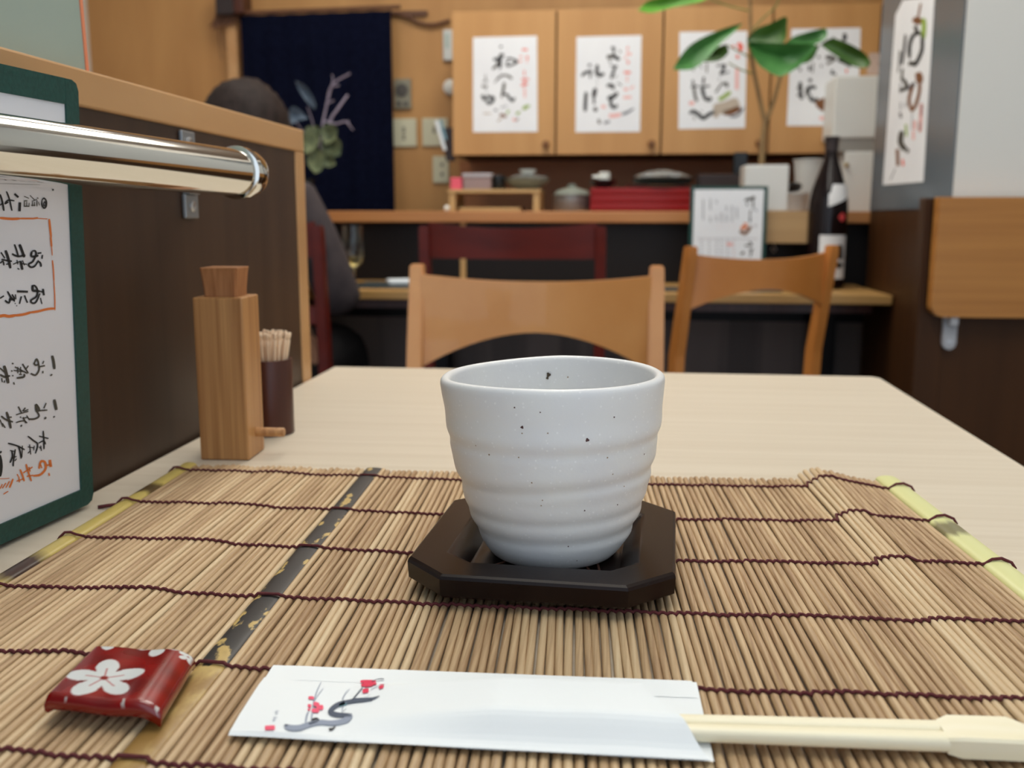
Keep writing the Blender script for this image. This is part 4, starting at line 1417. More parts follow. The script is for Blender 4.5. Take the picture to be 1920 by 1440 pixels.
bm = nb()
prism(bm, [bpt(a, h, .0002) for a, h in ((bw - .001, bw * .9), (Wb, bw * .9), (Wb, Hb - bw), (bw - .001, Hb - bw))], nrm * .0006)
MB1 = [(1, 16, [(420, 190), (440, 168), (464, 200), (462, 250), (440, 268), (420, 235), (420, 190)]), (1, 12, [(437, 215), (452, 205), (455, 240), (440, 245), (437, 215)]),
       (2, 12, [(240, 150), (290, 170)]), (2, 14, [(240, 195), (275, 195)]), (2, 16, [(240, 250), (295, 250)]), (2, 14, [(245, 200), (245, 250)]), (2, 12, [(268, 205), (268, 250)]), (2, 12, [(292, 215), (290, 250)]), (2, 12, [(300, 140), (350, 190)]), (2, 12, [(320, 200), (370, 180)]), (2, 14, [(310, 240), (355, 240)]), (2, 12, [(325, 205), (325, 250)]), (2, 12, [(345, 205), (345, 250)]), (2, 14, [(370, 190), (370, 250)]), (2, 12, [(385, 205), (395, 240)]), (2, 14, [(370, 165), (385, 170)]),
       (1, 30, [(145, 125), (185, 160)]), (1, 38, [(200, 210), (195, 300)]), (1, 16, [(65, 100), (95, 180), (120, 295)]), (1, 16, [(145, 195), (80, 190), (50, 225), (85, 205)]), (1, 20, [(0, 130), (20, 190), (40, 295)]), (1, 18, [(0, 240), (30, 215)]),
       (9, 20, [(-60, 362), (0, 366)]), (9, 26, [(0, 366), (60, 372), (130, 376), (200, 372)]), (9, 18, [(200, 372), (260, 372), (330, 372)]), (9, 24, [(320, 374), (380, 366)]), (9, 14, [(375, 370), (475, 376)]), (9, 22, [(492, 376), (502, 470), (512, 560)]), (9, 28, [(508, 560), (516, 650)]), (9, 14, [(516, 640), (524, 740)]), (9, 14, [(524, 790), (534, 880), (540, 1000)]), (9, 12, [(540, 1000), (548, 1150), (550, 1290)]), (9, 24, [(550, 1272), (480, 1276), (380, 1300), (300, 1312)]), (9, 26, [(310, 1308), (240, 1330), (150, 1342)]), (9, 30, [(160, 1338), (90, 1350), (30, 1342), (-60, 1370)]),
       (1, 24, [(320, 700), (312, 745), (345, 752), (385, 740)]), (1, 20, [(320, 700), (350, 695), (360, 730), (330, 800), (285, 830), (310, 858), (350, 845), (385, 790)]), (1, 24, [(375, 720), (415, 715)]), (1, 22, [(425, 735), (420, 775)]), (1, 20, [(385, 800), (405, 820), (412, 855)]),
       (1, 28, [(195, 630), (215, 680), (245, 760)]), (1, 18, [(145, 630), (170, 700), (185, 760)]), (1, 20, [(120, 725), (180, 750), (255, 738)]), (1, 16, [(130, 830), (200, 800)]), (1, 26, [(205, 795), (215, 840), (225, 885)]), (1, 16, [(200, 820), (270, 830)]), (1, 16, [(175, 870), (195, 880)]), (1, 16, [(170, 785), (180, 830)]), (1, 16, [(225, 790), (245, 840)]),
       (1, 28, [(55, 690), (80, 760), (105, 870)]), (1, 20, [(10, 710), (50, 770)]), (1, 18, [(15, 780), (60, 790), (120, 800)]), (1, 16, [(0, 820), (30, 800), (40, 840)]), (1, 18, [(60, 830), (95, 825)]),
       (1, 26, [(325, 1040), (330, 1090), (360, 1095), (400, 1100)]), (1, 20, [(320, 1045), (350, 1045), (375, 1090), (365, 1150), (310, 1190), (320, 1215), (350, 1215), (375, 1180), (400, 1120)]), (1, 30, [(430, 1075), (440, 1140)]), (1, 22, [(400, 1100), (440, 1110)]), (1, 16, [(405, 1165), (420, 1225)]),
       (1, 32, [(170, 1100), (280, 1104)]), (1, 22, [(215, 1150), (195, 1225)]), (1, 22, [(245, 1140), (275, 1215)]), (1, 18, [(75, 1100), (110, 1160), (150, 1200)]), (1, 20, [(50, 1190), (90, 1215), (105, 1160)]), (1, 18, [(120, 1130), (145, 1180), (90, 1180)]), (1, 16, [(155, 1130), (160, 1180)]), (1, 14, [(150, 1215), (155, 1225)]), (1, 14, [(165, 1240), (170, 1248)]), (1, 22, [(0, 1170), (40, 1145)]), (1, 20, [(530, 85)]), (2, 3, [(-20, 22), (200, 28), (400, 36)])]
MB2 = [(2, 24, [(440, 120), (452, 170), (460, 235)]), (2, 18, [(425, 290), (442, 278)]), (2, 16, [(290, 185), (310, 150), (325, 190), (300, 200), (285, 180)]), (2, 16, [(325, 185), (330, 240), (300, 285), (260, 270)]), (2, 18, [(330, 215), (380, 205)]), (2, 16, [(370, 165), (360, 190)]), (2, 18, [(362, 250), (362, 270)]),
       (2, 18, [(100, 185), (115, 190)]), (2, 16, [(125, 215), (230, 270)]), (2, 18, [(190, 190), (240, 270)]), (2, 16, [(215, 240), (240, 205)]), (2, 14, [(150, 215), (150, 270)]), (2, 14, [(175, 215), (175, 275)]), (2, 14, [(115, 245), (200, 255)]), (2, 18, [(140, 310), (200, 300), (205, 275)]), (2, 14, [(160, 280), (185, 280)]), (2, 16, [(95, 245), (105, 255)]), (2, 16, [(105, 285), (112, 295)]), (2, 16, [(115, 345), (122, 365)]),
       (2, 28, [(35, 205), (55, 280), (70, 355)]), (2, 18, [(0, 225), (40, 260)]), (2, 18, [(0, 280), (40, 300), (85, 290)]), (2, 14, [(15, 310), (20, 345)]), (2, 14, [(40, 330), (35, 350)]),
       (2, 26, [(458, 490), (468, 540), (476, 580)]), (2, 16, [(450, 642), (464, 632)]), (2, 20, [(300, 535), (310, 590), (330, 575), (315, 545), (300, 530)]), (2, 16, [(310, 590), (330, 630), (290, 655), (240, 655)]), (2, 18, [(330, 585), (400, 580)]), (2, 16, [(390, 520), (370, 565)]), (2, 24, [(375, 655), (390, 640)]),
       (2, 18, [(155, 550), (185, 610)]), (2, 18, [(215, 560), (190, 590)]), (2, 14, [(135, 620), (240, 590)]), (2, 14, [(200, 590), (240, 575)]), (2, 14, [(170, 635), (180, 645)]), (2, 18, [(195, 640), (220, 690)]), (2, 14, [(225, 625), (250, 665)]), (2, 14, [(190, 650), (240, 640)]), (2, 12, [(135, 685), (200, 670), (230, 690)]), (2, 18, [(175, 720), (185, 705)]),
       (2, 22, [(55, 595), (75, 660), (92, 735)]), (2, 16, [(10, 630), (50, 660), (110, 680)]), (2, 16, [(60, 640), (100, 640)]), (2, 14, [(0, 660), (25, 720)]), (2, 14, [(20, 690), (45, 730)]),
       (1, 14, [(365, 755), (370, 830), (372, 910)]), (1, 16, [(330, 800), (410, 820)]), (1, 12, [(325, 860), (370, 840), (385, 870)]), (1, 12, [(345, 880), (350, 925)]), (1, 12, [(330, 890), (345, 905)]), (1, 14, [(235, 800), (280, 835), (318, 870), (300, 945)]), (1, 12, [(235, 890), (290, 900)]), (1, 12, [(250, 870), (260, 955)]), (1, 12, [(290, 880), (285, 920)]), (1, 12, [(235, 945), (260, 920)]),
       (1, 14, [(68, 860), (140, 880), (210, 915)]), (1, 14, [(155, 880), (170, 930), (180, 990)]), (1, 12, [(190, 880), (185, 980)]), (1, 12, [(85, 920), (130, 930)]), (1, 14, [(100, 925), (105, 970), (85, 1025)]), (1, 14, [(130, 910), (115, 1000), (112, 1055)]), (1, 12, [(100, 990), (140, 970)]), (1, 12, [(125, 1010), (140, 990)]),
       (1, 40, [(-8, 960), (4, 1050), (-6, 1140)]), (1, 30, [(0, 930), (12, 940)]),
       (9, 20, [(330, 1075), (345, 1015), (380, 1020), (385, 1075), (340, 1125), (280, 1135)]), (9, 14, [(340, 1030), (355, 1070)]), (9, 20, [(375, 1050), (430, 1040)]), (9, 34, [(420, 1000), (430, 1060)]), (9, 18, [(412, 1110), (418, 1135)]),
       (9, 16, [(220, 1035), (235, 1090), (265, 1180)]), (9, 16, [(195, 1110), (275, 1060)]), (9, 16, [(225, 1140), (280, 1130)]), (9, 14, [(245, 1060), (255, 1100)]), (9, 16, [(170, 1080), (190, 1130), (205, 1180)]), (9, 14, [(140, 1180), (200, 1160)]), (9, 14, [(160, 1140), (165, 1190)]), (9, 14, [(145, 1120), (155, 1140)]), (9, 16, [(110, 1160), (95, 1200), (80, 1235)]), (9, 14, [(80, 1180), (50, 1235)]), (9, 14, [(50, 1195), (20, 1240)]), (9, 14, [(20, 1205), (0, 1245)]), (9, 12, [(70, 1265), (30, 1290)]), (9, 8, [(0, 1160), (80, 1155)])]
for S, ox, oy, k in ((MB1, 0, 340, 5.333), (MB2, 0, 640, 4.5)):
    for ink, w, pts in S:
        P = [(ox + p[0] / k, oy + p[1] / k) for p in pts]
        ribbon(bm, P, w / k, lambda x, y: onb(x, y, 1), ink, .7, 4)
ms = list(INKS); ms[0] = M['paperg']
obj('menu_page', bm, ms, t, world=True)

# ------------------------------------------------------------------ stand-up menu on the counter
t = thing('menu_stand', 'green bordered menu standing upright on the counter beside the bottle', 'menu board', (.275, 2.58, .706))
Ym = 2.56
bm = nb(); box(bm, .178, .372, Ym, Ym + .006, .7062, .965, .001); obj('cover', bm, M['green'], t, world=True)
bm = nb()
prism(bm, [(x, Ym - .0006, z) for x, z in ((.188, .712), (.362, .712), (.362, .957), (.188, .957))], (0, .0005, 0))
SM = []
for x, pieces in ((320, ((290, 640),)), (450, ((280, 480), (600, 670))), (560, ((300, 360), (580, 660))), (650, ((530, 680),)), (740, ((400, 480), (560, 680))), (840, ((400, 540), (590, 660))), (930, ((430, 630),))):
    for a, b in pieces:
        y = a
        while y < b:
            SM.append((3, 16, [(x - 14, y), (x + 14, y + 4)])); SM.append((2, 12, [(x, y - 8), (x + 2, y + 18)])); y += 34
for x in (590, 680, 770, 880):
    for y in range(720, 860, 40):
        SM.append((5, 10, [(x - 8, y), (x + 8, y)]))
SM += [(2, 50, [(1070, 290), (1200, 260), (1250, 230)]), (2, 40, [(1100, 340), (1120, 390)]), (2, 40, [(1220, 280), (1220, 430)]), (2, 34, [(1180, 470), (1160, 560)]), (1, 40, [(1165, 580), (1165, 690)]), (3, 30, [(1240, 440), (1290, 490)]), (9, 100, [(1000, 800), (1110, 760)]), (8, 60, [(980, 840), (1080, 890), (1180, 760)]), (9, 40, [(1050, 710), (1120, 720)]), (10, 50, [(1230, 750), (1290, 750)]),
       (1, 44, [(1150, 1040), (1200, 1090)]), (2, 40, [(1070, 1110), (1200, 1100)]), (2, 44, [(1150, 1180), (1220, 1180)]), (2, 40, [(1190, 1200), (1170, 1300)]), (2, 60, [(1000, 1260), (1060, 1230)]), (10, 20, [(220, 985), (1300, 985)]), (5, 90, [(740, 1080), (850, 1090)])]
for x in (290, 430, 560, 650, 760, 870):
    for y in range(1020, 1340, 60):
        SM.append((3 if (x + y) % 3 else 5, 16, [(x - 16, y), (x + 16, y + 6)])); SM.append((10, 14, [(x, y - 14), (x, y + 26)]))
for ink, w, pts in SM:
    ribbon(bm, [(1285 + p[0] / 9.6, 345 + p[1] / 9.6) for p in pts], w / 9.6, lambda x, y: at(x, y, Ym - .0012), ink, .7, 3)
obj('menu_page', bm, INKS, t, world=True)
bm = nb(); box(bm, .200, .350, Ym + .006, Ym + .060, .7062, .722, .002); obj('foot', bm, M['green'], t, world=True)

# ------------------------------------------------------------------ things on the kitchen ledge
LZ = 0.9032                    # top of the ledge
CZ = 0.7062                    # top of the counter table


def xat(px_, Y):
    return at(px_, 400, Y).x


def zat(px_, py_, Y):
    return at(px_, py_, Y).z


# small pale riser shelf and what is on it
Yr = 2.84
xa, xb = xat(840, Yr), xat(1013, Yr)
zt_ = zat(930, 355, Yr)
t = thing('riser_shelf', 'small pale wooden riser shelf on the ledge under the cupboard', 'shelf', ((xa + xb) / 2, Yr + .08, LZ))
bm = nb(); box(bm, xa, xb, Yr, Yr + .17, zt_ - .010, zt_, .001); obj('shelf_board', bm, M['pale'], t, world=True)
for x in (xa + .012, xb - .012):
    bm = nb(); box(bm, x - .009, x + .009, Yr + .004, Yr + .166, LZ + .0002, zt_ - .010); obj('side_panel', bm, M['pale'], t, world=True)
bm = nb(); box(bm, xat(860, Yr), xat(975, Yr), Yr + .01, Yr + .15, LZ + .0003, LZ + .011, .002); tag(obj('wooden_tray', bm, M['pale'], None, origin=(xat(910, Yr), Yr + .08, LZ)), 'low pale wooden tray inside the riser shelf', 'tray')
bm = nb()
p = at(838, 391, 2.79)
lathe(bm, [(.002, 0), (.007, .002), (.009, .008), (.006, .014), (.002, .016)], (p.x, 2.79, LZ + .0003), 16); tag(obj('white_pebble', bm, M['cup2'], None, smooth=True, origin=(p.x, 2.79, LZ)), 'tiny white knob-like piece left of the riser shelf', 'ornament')
Y = Yr + .03
bm = nb(); box(bm, xat(845, Y), xat(866, Y), Y, Y + .03, zt_ + .0003, zat(855, 333, Y), .002); tag(obj('pink_box', bm, M['pinkbox'], None, origin=(xat(855, Y), Y, zt_)), 'small pink box at the left end of the riser shelf', 'box')
t = thing('storage_box', 'grey-pink box with a pale lid on the riser shelf', 'box', (xat(892, Y), Y + .04, zt_))
bm = nb(); box(bm, xat(869, Y), xat(920, Y), Y, Y + .09, zt_ + .0003, zat(895, 332, Y), .002); obj('box_body', bm, M['greybox'], t, world=True)
bm = nb(); box(bm, xat(867, Y), xat(922, Y), Y - .002, Y + .092, zat(895, 332, Y), zat(895, 325, Y), .002); obj('box_lid', bm, M['lid'], t, world=True)
bm = nb(); lathe(bm, [(.018, 0), (.020, .004), (.0205, .040), (.018, .043)], (xat(931, Y), Y + .05, zt_ + .0003), 20); tag(obj('dark_jar', bm, M['dish'], None, smooth=True, origin=(xat(931, Y), Y + .05, zt_)), 'dark jar between the grey-pink box and the wrapped bowl', 'jar')
xc = xat(984, Y); yc = Y + .07
t = thing('serving_bowl', 'grey-green bowl with crumpled wrap on the riser shelf', 'bowl', (xc, yc, zt_))
bm = nb(); lathe(bm, [(.022, .0003), (.030, .003), (.055, .018), (.066, .030), (.068, .034), (.064, .033), (.050, .020), (.01, .010)], (xc, yc, zt_), 36); obj('bowl_body', bm, M['celadon'], t, world=True, smooth=True)
bm = nb()
rows = []
rn = random.Random(2)
for i in range(9):
    rows.append([(xc + .060 * (i / 8) * math.cos(a) , yc + .060 * (i / 8) * math.sin(a), zt_ + .036 + .012 * (1 - i / 8) + rn.uniform(-.004, .004)) for a in [2 * PI * k / 18 for k in range(18)]])
loft(bm, rows, False, False); part_label(obj('wrap', bm, M['wrap'], t, world=True, smooth=True), 'crumpled clear plastic wrap')
bm = nb(); lathe(bm, [(.016, 0), (.021, .004), (.026, .012), (.024, .012), (.016, .005)], (xc + .002, yc, zt_ + .048), 20); tag(obj('small_cup', bm, M['cup2'], None, smooth=True, origin=(xc, yc, zt_ + .048)), 'small pale cup perched on the wrapped grey-green bowl', 'cup')
# steel pot with a green lid
Y = 2.93
xc = xat(1072, Y)
r = (xat(1108, Y) - xat(1036, Y)) / 2
t = thing('steel_pot', 'brushed steel pot left of the red lacquer boxes', 'pot', (xc, Y, LZ))
zt2 = zat(1072, 366, Y - r)
bm = nb(); lathe(bm, [(r * .92, .0003), (r * .97, .004), (r * .97, zt2 - LZ), (r * 1.03, zt2 - LZ + .002), (r * .9, zt2 - LZ + .002)], (xc, Y, LZ), 36); obj('pot_body', bm, M['steel'], t, world=True, smooth=True)
bm = nb(); lathe(bm, [(r * .96, 0), (r * .8, .012), (r * .3, .020), (.012, .022), (.012, .030), (.002, .032)], (xc, Y, zt2 + .0024), 32); obj('pot_lid', bm, M['celadon'], t, world=True, smooth=True)
# stack of red lacquer boxes
Y = 2.80
xa, xb = xat(1106, Y), xat(1304, Y)
zl = [LZ + .0003, LZ + .0226, LZ + .0449, zat(1200, 352, Y)]
posl = ['bottom', 'middle', 'top']
for k in range(3):
    bm = nb(); box(bm, xa + .0005 * k, xb - .0005 * k, Y + .0007 * k, Y + .20, zl[k], zl[k + 1] - .0003, .0012, 2)
    tag(obj('lacquer_box', bm, M['redlac'], None, smooth=True, origin=((xa + xb) / 2, Y + .1, zl[k])), 'wide red lacquer box, %s one of the stack on the ledge' % posl[k], 'box', 'red lacquer boxes')
zr = zl[3]
# plates, dishes and wrapped things on the boxes
xc, yc = xat(1240, 2.88), 2.89
bm = nb(); lathe(bm, [(.05, 0), (.094, .005), (.098, .0085), (.06, .005)], (xat(1236, 2.88), yc, zr + .0003), 40); tag(obj('grey_plate', bm, M['celadon'], None, smooth=True, origin=(xc, yc, zr)), 'flat grey-green plate on the red lacquer boxes', 'plate')
zz = zr + .0090
bm = nb(); lathe(bm, [(.045, 0), (.080, .006), (.090, .018), (.086, .0185), (.05, .008)], (xc, yc, zz), 40); tag(obj('black_dish', bm, M['dish'], None, smooth=True, origin=(xc, yc, zz)), 'round black dish with clear wrap over it on the grey-green plate', 'dish')
bm = nb()
rows = []
for i in range(10):
    rows.append([(xc + .084 * (i / 9) * math.cos(a), yc + .084 * (i / 9) * math.sin(a), zz + .0205 + .020 * (1 - (i / 9) ** 2) + rn.uniform(-.0010, .0045)) for a in [2 * PI * k / 22 for k in range(22)]])
loft(bm, rows, False, False); tag(obj('plastic_wrap', bm, M['wrap'], None, smooth=True, origin=(xc, yc, zz + .022)), 'clear plastic wrap puffed up over the round black dish', 'wrap')
xw, yw = xat(1130, 2.85), 2.86
t = thing('black_bowl', 'black bowl under the small white teapot', 'bowl', (xw, yw, zr + .0004))
bm = nb(); lathe(bm, [(.016, .0), (.02, .003), (.034, .012), (.040, .022), (.038, .0222), (.02, .010)], (xw, yw, zr + .0004), 30); obj('bowl_body', bm, M['dish'], t, world=True, smooth=True)
zc_ = zr + .0234
t = thing('white_teapot', 'small white teapot with side spout on the black bowl', 'teapot', (xw, yw, zc_))
bm = nb(); lathe(bm, [(.010, .0), (.016, .002), (.0165, .016), (.017, .020), (.012, .022)], (xw + .003, yw, zc_), 26); obj('pot_body', bm, M['cup2'], t, world=True, smooth=True)
bm = nb(); tube(bm, [(xw - .012, yw, zc_ + .008), (xw - .024, yw - .002, zc_ + .009), (xw - .032, yw - .003, zc_ + .0085)], [.006, .004, .0028], 12); obj('spout', bm, M['cup2'], t, world=True, smooth=True)
# dark stack right of the boxes, behind the white planter
Y = 2.93
posd = ['lowest', 'second lowest', 'third', 'topmost']
z = LZ + .0003
for k, (x0, x1, h) in enumerate(((1306, 1400, .022), (1306, 1402, .022), (1308, 1400, .026), (1306, 1404, .036))):
    bm = nb(); box(bm, xat(x0, Y), xat(x1, Y), Y - .05 + .002 * k, Y + .10, z, z + h - .001, .003)
    tag(obj('dark_tray', bm, M['greydark'] if k < 2 else M['darkbox'], None, origin=(xat(1355, Y), Y, z)), 'dark tray left of the white planter, %s of its stack' % posd[k], 'tray', 'dark trays')
    z += h
bm = nb(); box(bm, xat(1372, Y), xat(1398, Y), Y, Y + .04, z + .0003, zat(1385, 285, Y), .004); tag(obj('black_canister', bm, M['dish'], None, origin=(xat(1385, Y), Y, z)), 'black canister on top of the dark trays', 'canister')

# wooden step box under the planter
Yb = 2.60
t = thing('step_box', 'pale wooden block with a small metal hook under the white planter', 'box', (xat(1476, Yb), Yb + .08, .8226))
bm = nb(); box(bm, xat(1436, Yb), xat(1516, Yb), Yb, 2.727, zat(1476, 456, Yb), zat(1476, 396, Yb), .0015); obj('block', bm, mat('striped_cedar', (170, 136, 92), .5, rgb2=(186, 152, 106), scale=(2, 8, 120), contrast=(.3, .7)), t, world=True)
hx = xat(1457, Yb); hz = zat(1457, 456, Yb)
bm = nb(); tube(bm, [(hx, Yb + .03, hz), (hx, Yb + .03, hz - .008), (hx + .006, Yb + .028, hz - .016), (hx, Yb + .026, hz - .024), (hx - .006, Yb + .028, hz - .016), (hx - .001, Yb + .03, hz - .009)], .0022, 8); obj('hook', bm, M['screw'], t, world=True, smooth=True)
zp = zat(1476, 396, Yb)
# potted tree
Yt = 2.66
xa, xb = xat(1389, Yt), xat(1470, Yt)
ztp = zat(1430, 309, Yt - .05)
t = thing('potted_tree', 'small broad-leaved tree in a square white planter', 'plant', ((xa + xb) / 2, Yt, zp))
bm = nb(); box(bm, xa, xb, Yt - .052, Yt + .055, zp + .0003, ztp, .004, 3); obj('planter', bm, M['potwhite'], t, world=True)
bm = nb(); box(bm, xa + .006, xb - .006, Yt - .046, Yt + .049, ztp - .004, ztp + .0008); obj('soil', bm, M['darkbox'], t, world=True)


def stem(name, pts, r0, r1, m, par):
    P = [at(x, y, Yy) for x, y, Yy in pts]
    n = len(P)
    bm = nb()
    tube(bm, [tuple(v) for v in catmull([tuple(p) for p in P], 5)], [r0 + (r1 - r0) * i / ((n - 1) * 5) for i in range((n - 1) * 5 + 1)], 10)
    return obj(name, bm, m, par, world=True, smooth=True)


stem('trunk', [(1428, 312, Yt), (1430, 262, Yt), (1434, 228, Yt)], .0085, .0068, M['bark'], t)
stem('branch', [(1434, 230, Yt), (1422, 175, Yt), (1410, 112, Yt), (1407, 50, Yt), (1406, -40, Yt - .01)], .0064, .0040, M['bark'], t)
stem('branch', [(1435, 232, Yt), (1452, 185, Yt + .01), (1464, 142, Yt + .02), (1476, 110, Yt + .03)], .0060, .0030, M['bark'], t)
for pts in ([(1404, 20, Yt), (1370, 12, Yt - .01), (1328, -2, Yt - .02)], [(1410, 110, Yt), (1385, 96, Yt - .01), (1362, 84, Yt - .02)], [(1412, 138, Yt), (1388, 130, Yt), (1366, 118, Yt + .01)],
            [(1408, 60, Yt), (1430, 35, Yt), (1456, 10, Yt - .01), (1462, -20, Yt - .01)], [(1476, 112, Yt + .03), (1505, 96, Yt + .02), (1536, 84, Yt)], [(1408, 92, Yt), (1402, 84, Yt - .01)]):
    stem('petiole', pts, .0022, .0016, M['petiole'], t)


def leaf(outline, Y0, dY, m, par, fold=.010, midrib=None):
    """outline: photo pixels round the blade starting at its base; the tip is the middle point; Y0 depth at base, dY change to tip"""
    n = len(outline)
    h = n // 2
    b, tp = outline[0], outline[h]
    L = math.hypot(tp[0] - b[0], tp[1] - b[1])
    up, lo = catmull([(*p, 0) for p in outline[:h + 1]], 4), catmull([(*p, 0) for p in list(reversed(outline[h:])) + []] if False else [(*p, 0) for p in [outline[0]] + outline[:h - 1:-1]], 4)
    K_ = 16

    def resamp(c):
        return [c[min(len(c) - 1, int(round(i / K_ * (len(c) - 1))))] for i in range(K_ + 1)]
    up, lo = resamp(up), resamp(lo)
    bm = nb()
    rows = []
    for i in range(K_ + 1):
        row = []
        for j in range(7):
            u = j / 6
            x = up[i][0] * (1 - u) + lo[i][0] * u
            y = up[i][1] * (1 - u) + lo[i][1] * u
            s = i / K_
            Yv = Y0 + dY * s + fold * (1 - abs(2 * u - 1)) * math.sin(PI * min(1, s + .05)) - fold * .5 + .003 * math.sin(s * 9 + u * 4)
            row.append(tuple(at(x, y, Yv)))
        rows.append(row)
    loft(bm, rows, False, False, closed=False)
    loft(bm, [[(p[0], p[1] + .0006, p[2]) for p in r] for r in rows], False, False, closed=False)
    return obj('leaf', bm, m, par, world=True, smooth=True, angle=70)


leaf([(1330, -6), (1300, -14), (1250, -6), (1215, 2), (1196, 20), (1222, 24), (1262, 14), (1312, 4)], Yt - .03, -.05, M['leafl'], t)
leaf([(1394, 43), (1350, 56), (1300, 80), (1274, 108), (1262, 131), (1292, 131), (1315, 120), (1345, 88), (1370, 66)], Yt - .03, -.06, M['leaf'], t, .02)
leaf([(1362, 84), (1350, 86), (1335, 94), (1318, 116), (1335, 116), (1352, 112), (1366, 98)], Yt - .015, .02, M['leafd'], t)
leaf([(1400, 74), (1418, 54), (1444, 44), (1474, 31), (1475, 50), (1471, 78), (1440, 92), (1410, 90)], Yt - .02, -.04, M['leafd'], t, .016)
leaf([(1402, 78), (1440, 80), (1500, 82), (1530, 86), (1506, 118), (1466, 143), (1434, 130), (1416, 112)], Yt - .06, -.02, M['leaf'], t, .03)
leaf([(1472, 82), (1490, 68), (1530, 56), (1549, 53), (1550, 70), (1530, 82), (1500, 85)], Yt + .0, .02, M['leaf'], t)
leaf([(1536, 86), (1524, 88), (1510, 102), (1496, 118), (1512, 118), (1526, 108)], Yt + .0, .02, M['leafd'], t)
leaf([(1538, 84), (1560, 72), (1592, 82), (1622, 100), (1633, 118), (1624, 127), (1600, 124), (1566, 104)], Yt, -.05, M['leafd'], t, .014)
leaf([(1462, -20), (1440, -40), (1470, -70), (1500, -80), (1510, -50), (1490, -28)], Yt, -.03, M['leafl'], t)

# white tubs behind the bottle, dark bowl
Y = 2.86
posw = ['taller pale white tub behind the brown bottle', 'shorter pale white tub in front of the taller one by the bottle']
bm = nb(); xa, xb = xat(1486, 2.92), xat(1548, 2.92)
lathe(bm, [(.030, .0003), (.034, .004), (.0475, .140), (.050, .142), (.050, .147), (.03, .149)], ((xa + xb) / 2, 2.93, LZ), 30); tag(obj('plastic_tub', bm, M['white'], None, smooth=True, origin=((xa + xb) / 2, 2.93, LZ)), posw[0], 'tub', 'white tubs')
bm = nb(); lathe(bm, [(.026, .0003), (.030, .003), (.034, .044), (.036, .046), (.036, .052), (.02, .053)], (xat(1492, 2.81), 2.82, LZ), 30); tag(obj('plastic_tub', bm, M['white'], None, smooth=True, origin=(xat(1492, 2.81), 2.82, LZ)), posw[1], 'tub', 'white tubs')
bm = nb(); lathe(bm, [(.02, .0003), (.03, .004), (.036, .016), (.030, .024), (.02, .026)], (xat(1478, 2.81), 2.82, LZ + .054), 26); tag(obj('serving_dish', bm, M['dish'], None, smooth=True, origin=(xat(1478, 2.81), 2.82, LZ + .054)), 'small black dish on the shorter white tub', 'dish')

# big sake bottle on the counter
Yq = 2.60
xc = (xat(1516, Yq) + xat(1589, Yq)) / 2
R = (xat(1589, Yq) - xat(1516, Yq)) / 2
t = thing('sake_bottle', 'tall brown glass bottle with a white label standing on the counter', 'bottle', (xc, Yq, CZ))
Ht = zat(1556, 258, Yq) - CZ
bm = nb(); lathe(bm, [(R * .9, .0003), (R, .006), (R, .205), (R * .97, .225), (R * .84, .255), (R * .60, .292), (R * .40, .322), (R * .33, .340), (R * .30, Ht - .03)], (xc, Yq, CZ), 40); obj('bottle_glass', bm, M['bottle'], t, world=True, smooth=True)
bm = nb(); lathe(bm, [(R * .34, Ht - .034), (R * .34, Ht - .004), (R * .40, Ht - .004), (R * .40, Ht + .002), (R * .2, Ht + .003)], (xc, Yq, CZ), 24); obj('cap', bm, M['darkbox'], t, world=True, smooth=True)


def wrap_patch(a0, a1, zf0, zf1, rf, mi, bm, n=14):
    rows = []
    for i in range(n + 1):
        a = a0 + (a1 - a0) * i / n
        u = i / n
        z0_, z1_ = zf0(u), zf1(u)
        row = []
        for j in range(7):
            z = z0_ + (z1_ - z0_) * j / 6
            row.append((xc + rf(z) * math.cos(a), Yq + rf(z) * math.sin(a), CZ + z))
        rows.append(row)
    loft(bm, rows, False, False, mi=mi, closed=False)


BP = [(R, 0), (R, .205), (R * .97, .225), (R * .84, .255), (R * .60, .292), (R * .40, .322), (R * .33, .340), (R * .30, Ht)]


def brf(off):
    def f(z):
        for a, b in zip(BP, BP[1:]):
            if z <= b[1]:
                u = (z - a[1]) / max(1e-6, b[1] - a[1]); return a[0] + (b[0] - a[0]) * u + off
        return BP[-1][0] + off
    return f


rd = math.radians
zl_ = lambda y: zat(1556, y, Yq - R) - CZ
bm = nb()
wrap_patch(rd(238), rd(330), lambda u: zl_(523), lambda u: zl_(441), brf(.0006), 0, bm)
wrap_patch(rd(298), rd(322), lambda u: zl_(505 - 0 * u), lambda u: zl_(462), lambda z: R + .0011, 1, bm, 2) if False else None
lm = lambda x, y: (lambda P: P)(at(x, y, Yq - math.sqrt(max(1e-6, (R + .0022) ** 2 - min((R + .0018) ** 2, (at(x, y, Yq - R * .8).x - xc) ** 2)))))
for pts, w in (([(1566, 466), (1580, 464)], 5), ([(1574, 459), (1575, 475), (1574, 486)], 8), ([(1567, 484), (1581, 483)], 4), ([(1571, 474), (1578, 474)], 5), ([(1566, 498), (1580, 497)], 6), ([(1573, 492), (1573, 503)], 8)):
    ribbon(bm, pts, w * 1.35, lm, 1, .7, 4)
obj('front_label', bm, [M['label'], M['ink']], t, world=True, smooth=True)
bm = nb()
wrap_patch(rd(258), rd(345), lambda u: zl_(388) + (zl_(366) - zl_(388)) * u, lambda u: zl_(345 + 0 * u) if u > .12 else zl_(362), brf(.0009), 0, bm)
for pts, w in (([(1560, 353), (1567, 352)], 3), ([(1562, 350), (1563, 358)], 3), ([(1566, 349), (1566, 358)], 3)):
    ribbon(bm, pts, w, lambda x, y: at(x, y, Yq - R * .75), 1, .7, 3)
